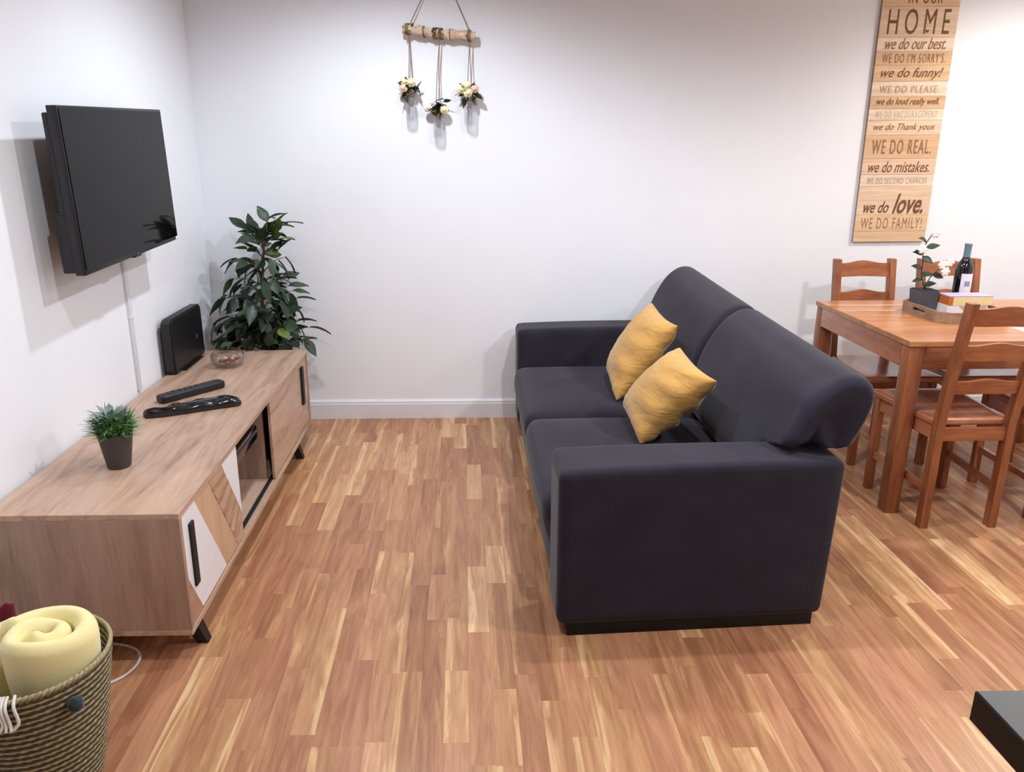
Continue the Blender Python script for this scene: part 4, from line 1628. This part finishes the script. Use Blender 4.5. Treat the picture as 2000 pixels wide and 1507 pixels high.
t = tag(empty('lower_game_box', (2.240, 3.455, TB)), 'white and mauve printed card box, lower of two on the tray', 'box', 'card boxes on the tray')
boxo('carton', MAT['box_white'], t, -0.092, 0.092, -0.042, 0.042, 0.0, 0.047, 0.001, 1)
bm = bmesh.new()
prism(bm, [(-0.02, 0.026), (0.085, 0.018), (0.085, 0.044), (-0.04, 0.044)], 'Y', -0.0428, -0.0419)
link('printed_patch', bm, MAT['box_mauve'], t)
for a in (-0.078, -0.05):
    boxo('printed_mark', MAT['box_navy'], t, a, a + 0.014, -0.0428, -0.0419, 0.004, 0.009)
bm = bmesh.new()
prism(bm, [(0.0, 0.006), (0.012, 0.004), (0.08, 0.018), (0.078, 0.023)], 'Y', -0.0430, -0.0419)
link('printed_swoosh', bm, MAT['box_navy'], t)
t = tag(empty('upper_game_box', (2.248, 3.455, TB + 0.047)), 'cream card box with orange end and lilac lid, upper of two on the tray', 'box', 'card boxes on the tray')
boxo('carton', MAT['box_cream'], t, -0.078, 0.100, -0.044, 0.044, 0.0, 0.038, 0.001, 1)
boxo('orange_end', MAT['box_orange'], t, -0.098, -0.0785, -0.044, 0.044, 0.0, 0.038, 0.001, 1)
boxo('lilac_lid', MAT['box_lilac'], t, -0.098, 0.100, -0.044, 0.044, 0.0382, 0.043, 0.001, 1)

t = tag(empty('paper_sheet', (2.43, 3.11, TZ)), 'white paper sheet lying at the right end of the table', 'paper')
boxo('sheet', MAT['paper'], t, -0.12, 0.13, -0.10, 0.09, 0.0, 0.0015)
boxo('fold_line', MAT['paper'], t, -0.002, 0.002, -0.10, 0.09, 0.0014, 0.0019)
t = tag(empty('dark_pouch', (2.46, 3.265, TZ)), 'small flat black pouch beside the paper on the table', 'pouch')
bm = bmesh.new()
rbox(bm, -0.055, 0.06, -0.035, 0.035, 0.0, 0.018, 0.008, 8)
link('pouch_body', bm, MAT['black_plastic'], t, smooth=True)
boxo('zip', MAT['grey_button'], t, -0.05, 0.055, -0.003, 0.003, 0.0175, 0.019)


# ================================================================== basket with throws
BX, BY = -1.008, 1.580


def build_basket():
    t = tag(empty('woven_basket', (BX, BY, 0)), 'striped woven seagrass basket holding the rolled throws', 'basket')
    def rad(z):
        return 0.104 + 0.066 * (z / 0.350) ** 0.8
    n = 46
    H = 0.350
    seg = 110
    for name, par, mat in (('light_coil', 0, MAT['weave_light']), ('dark_coil', 1, MAT['weave_dark'])):
        for i in range(n):
            if i % 2 != par:
                continue
            z = H * (i + 0.5) / n
            bm = bmesh.new()
            R = rad(z)
            rings = []
            for k in range(seg):
                a = 2 * PI * k / seg
                tw = 0.0011 * math.sin(a * 40 + i * 1.9)
                c = Vector((R * math.cos(a), R * math.sin(a), z + 0.0006 * math.sin(3 * a + i)))
                o = Vector((math.cos(a), math.sin(a), 0))
                rr = 0.0046 + tw
                rings.append([bm.verts.new(c + o * rr * math.cos(b) + Vector((0, 0, rr * math.sin(b)))) for b in (2 * PI * q / 5 for q in range(5))])
            for k in range(seg):
                A, B = rings[k], rings[(k + 1) % seg]
                for q in range(5):
                    bm.faces.new((A[q], A[(q + 1) % 5], B[(q + 1) % 5], B[q]))
            bmesh.ops.recalc_face_normals(bm, faces=bm.faces[:])
            link(name, bm, mat, t, smooth=True)
    # chequered braid along the rim
    bm = bmesh.new()
    R = rad(H)
    for k in range(84):
        a = 2 * PI * k / 84
        p = Vector((R * math.cos(a), R * math.sin(a), H - 0.002))
        q = Vector((R * math.cos(a + 0.11), R * math.sin(a + 0.11), H + 0.012))
        tube(bm, [p, p.lerp(q, 0.5) * 1.01, q], [0.003, 0.0055, 0.003], 6)
    link('rim_braid', bm, MAT['weave_light'], t, smooth=True)
    bm = bmesh.new()
    lathe(bm, [(0.0005, 0.006), (0.106, 0.006), (0.106, 0.0), (0.0005, 0.0)], 40)
    link('basket_base', bm, MAT['weave_dark'], t)
    # teal pompom and white fringe hanging from the rim
    a = -0.62
    bm = bmesh.new()
    bmesh.ops.create_icosphere(bm, subdivisions=3, radius=0.017)
    rnd = random.Random(6)
    for v in bm.verts:
        v.co *= rnd.uniform(0.85, 1.15)
    link('teal_pompom', bm, MAT['tassel_teal'], t, ((R + 0.012) * math.cos(a), (R + 0.012) * math.sin(a), H - 0.045), smooth=True)
    bm = bmesh.new()
    for k in range(9):
        a = -1.66 + 0.05 * k + rnd.uniform(-0.02, 0.02)
        b = Vector((math.cos(a), math.sin(a), 0))
        p0 = b * (R - 0.01) + Vector((0, 0, H + 0.015))
        tube(bm, spline([p0, b * (R + 0.016) + Vector((0, 0, H + 0.004)), b * (R + 0.02) + Vector((0.006, 0, H - 0.03)), b * (R + 0.026) + Vector((0.014 * rnd.uniform(-1, 1), 0, H - 0.045))], 4), 0.0035, 6)
    link('white_fringe', bm, MAT['tassel_white'], t, smooth=True)


build_basket()


def rolled_throw(name, label, mat, c, a_x, a_y, turns, h, th, rot, tail=None, lean=(0, 0)):
    """soft blanket rolled into a spiral and stood on end"""
    t = empty(name, c, rot)
    n = int(turns * 44)
    pts = []
    for i in range(n + 1):
        f = i / n
        ang = f * turns * 2 * PI
        r = 0.16 + 0.84 * f
        w = 1 + 0.05 * math.sin(ang * 3 + 1) * f
        pts.append(Vector((a_x * r * w * math.cos(ang), a_y * r * w * math.sin(ang), 0)))
    if tail:
        last = pts[-1]
        pts += [Vector((p[0], p[1], 0)) for p in spline([(last.x, last.y, 0)] + [(a, b, 0) for a, b in tail], 10)[1:]]
    m = len(pts)
    bm = bmesh.new()
    rings = []
    sec = [(-1, 0), (-1, 0.40), (-1, 0.80), (-0.92, 0.92), (-0.55, 0.985), (0, 1.0), (0.55, 0.985), (0.92, 0.92), (1, 0.80), (1, 0.40), (1, 0)]
    for i, p in enumerate(pts):
        d = (pts[min(i + 1, m - 1)] - pts[max(i - 1, 0)]).normalized()
        s = Vector((d.y, -d.x, 0))
        f = i / (m - 1)
        wob = 1 + 0.10 * math.sin(i * 0.23) + 0.05 * math.sin(i * 0.61 + 2)
        hh = h * (0.90 + 0.05 * math.sin(PI * min(1, f * 1.15)) + 0.035 * math.sin(i * 0.17 + 1) + 0.015 * math.sin(i * 0.41))
        T = th * wob * (0.75 + 0.35 * f)
        ring = []
        for a, b in sec:
            hb = b if b < 0.5 else 0.8 + 0.2 * (1 - abs(a))
            bul = 0.76 + 0.27 * math.sin(PI / 2 * min(1, hb * 1.5))
            q = Vector((p.x * bul, p.y * bul, 0)) + s * (a * T / 2)
            z = hh * b if b < 0.5 else hh - T * 0.75 * (1 - math.sqrt(max(0, 1 - (a * 0.999) ** 2)))
            ring.append(bm.verts.new((q.x + lean[0] * z, q.y + lean[1] * z, z)))
        rings.append(ring)
    k = len(sec)
    for A, B in zip(rings, rings[1:]):
        for q in range(k - 1):
            bm.faces.new((A[q], A[q + 1], B[q + 1], B[q]))
    bm.faces.new(rings[0])
    bm.faces.new(rings[-1][::-1])
    bmesh.ops.recalc_face_normals(bm, faces=bm.faces[:])
    o = link('rolled_fleece', bm, mat, t, smooth=True)
    ss = o.modifiers.new('soft', 'SUBSURF')
    ss.levels = 1
    ss.render_levels = 2
    return tag(t, label, 'blanket', 'throws in the basket')


rolled_throw('rolled_throw', 'pale yellow fleece throw rolled up and stood in the woven basket', MAT['throw'], (-0.955, 1.560, 0.225), 0.104, 0.082, 1.78, 0.232, 0.048, math.radians(-128), [(0.035, -0.116), (0.10, -0.096)])
rolled_throw('rolled_throw', 'dark red throw tucked behind the yellow one in the basket', MAT['throw_red'], (-1.100, 1.668, 0.235), 0.022, 0.016, 1.5, 0.212, 0.016, 0.4)

# white cable loop on the floor behind the basket
bm = bmesh.new()
tube(bm, spline([(-1.16, 1.86, 0.004), (-1.03, 1.94, 0.004), (-0.985, 2.00, 0.006), (-0.985, 2.06, 0.010), (-1.03, 2.11, 0.006), (-1.12, 2.135, 0.004), (-1.25, 2.12, 0.004)], 8), 0.0042, 8)
tag(link('power_cable', bm, MAT['cable'], smooth=True), 'white power cable looping over the floor beside the basket', 'cable')


# ================================================================== stone worktop
t = tag(empty('worktop', (0.556, 0.718, 0)), 'grey granite worktop corner with black edge at the lower right', 'worktop')
boxo('granite_top', MAT['granite'], t, 0.002, 1.55, -1.9, -0.002, 0.8980, 0.9000)
boxo('slab', MAT['black_edge'], t, 0.0, 1.55, -1.9, 0.0, 0.862, 0.8992, 0.0008, 1)
boxo('support_panel', MAT['black_edge'], t, 0.30, 1.50, -1.85, -0.20, 0.0, 0.862, 0.001, 1)
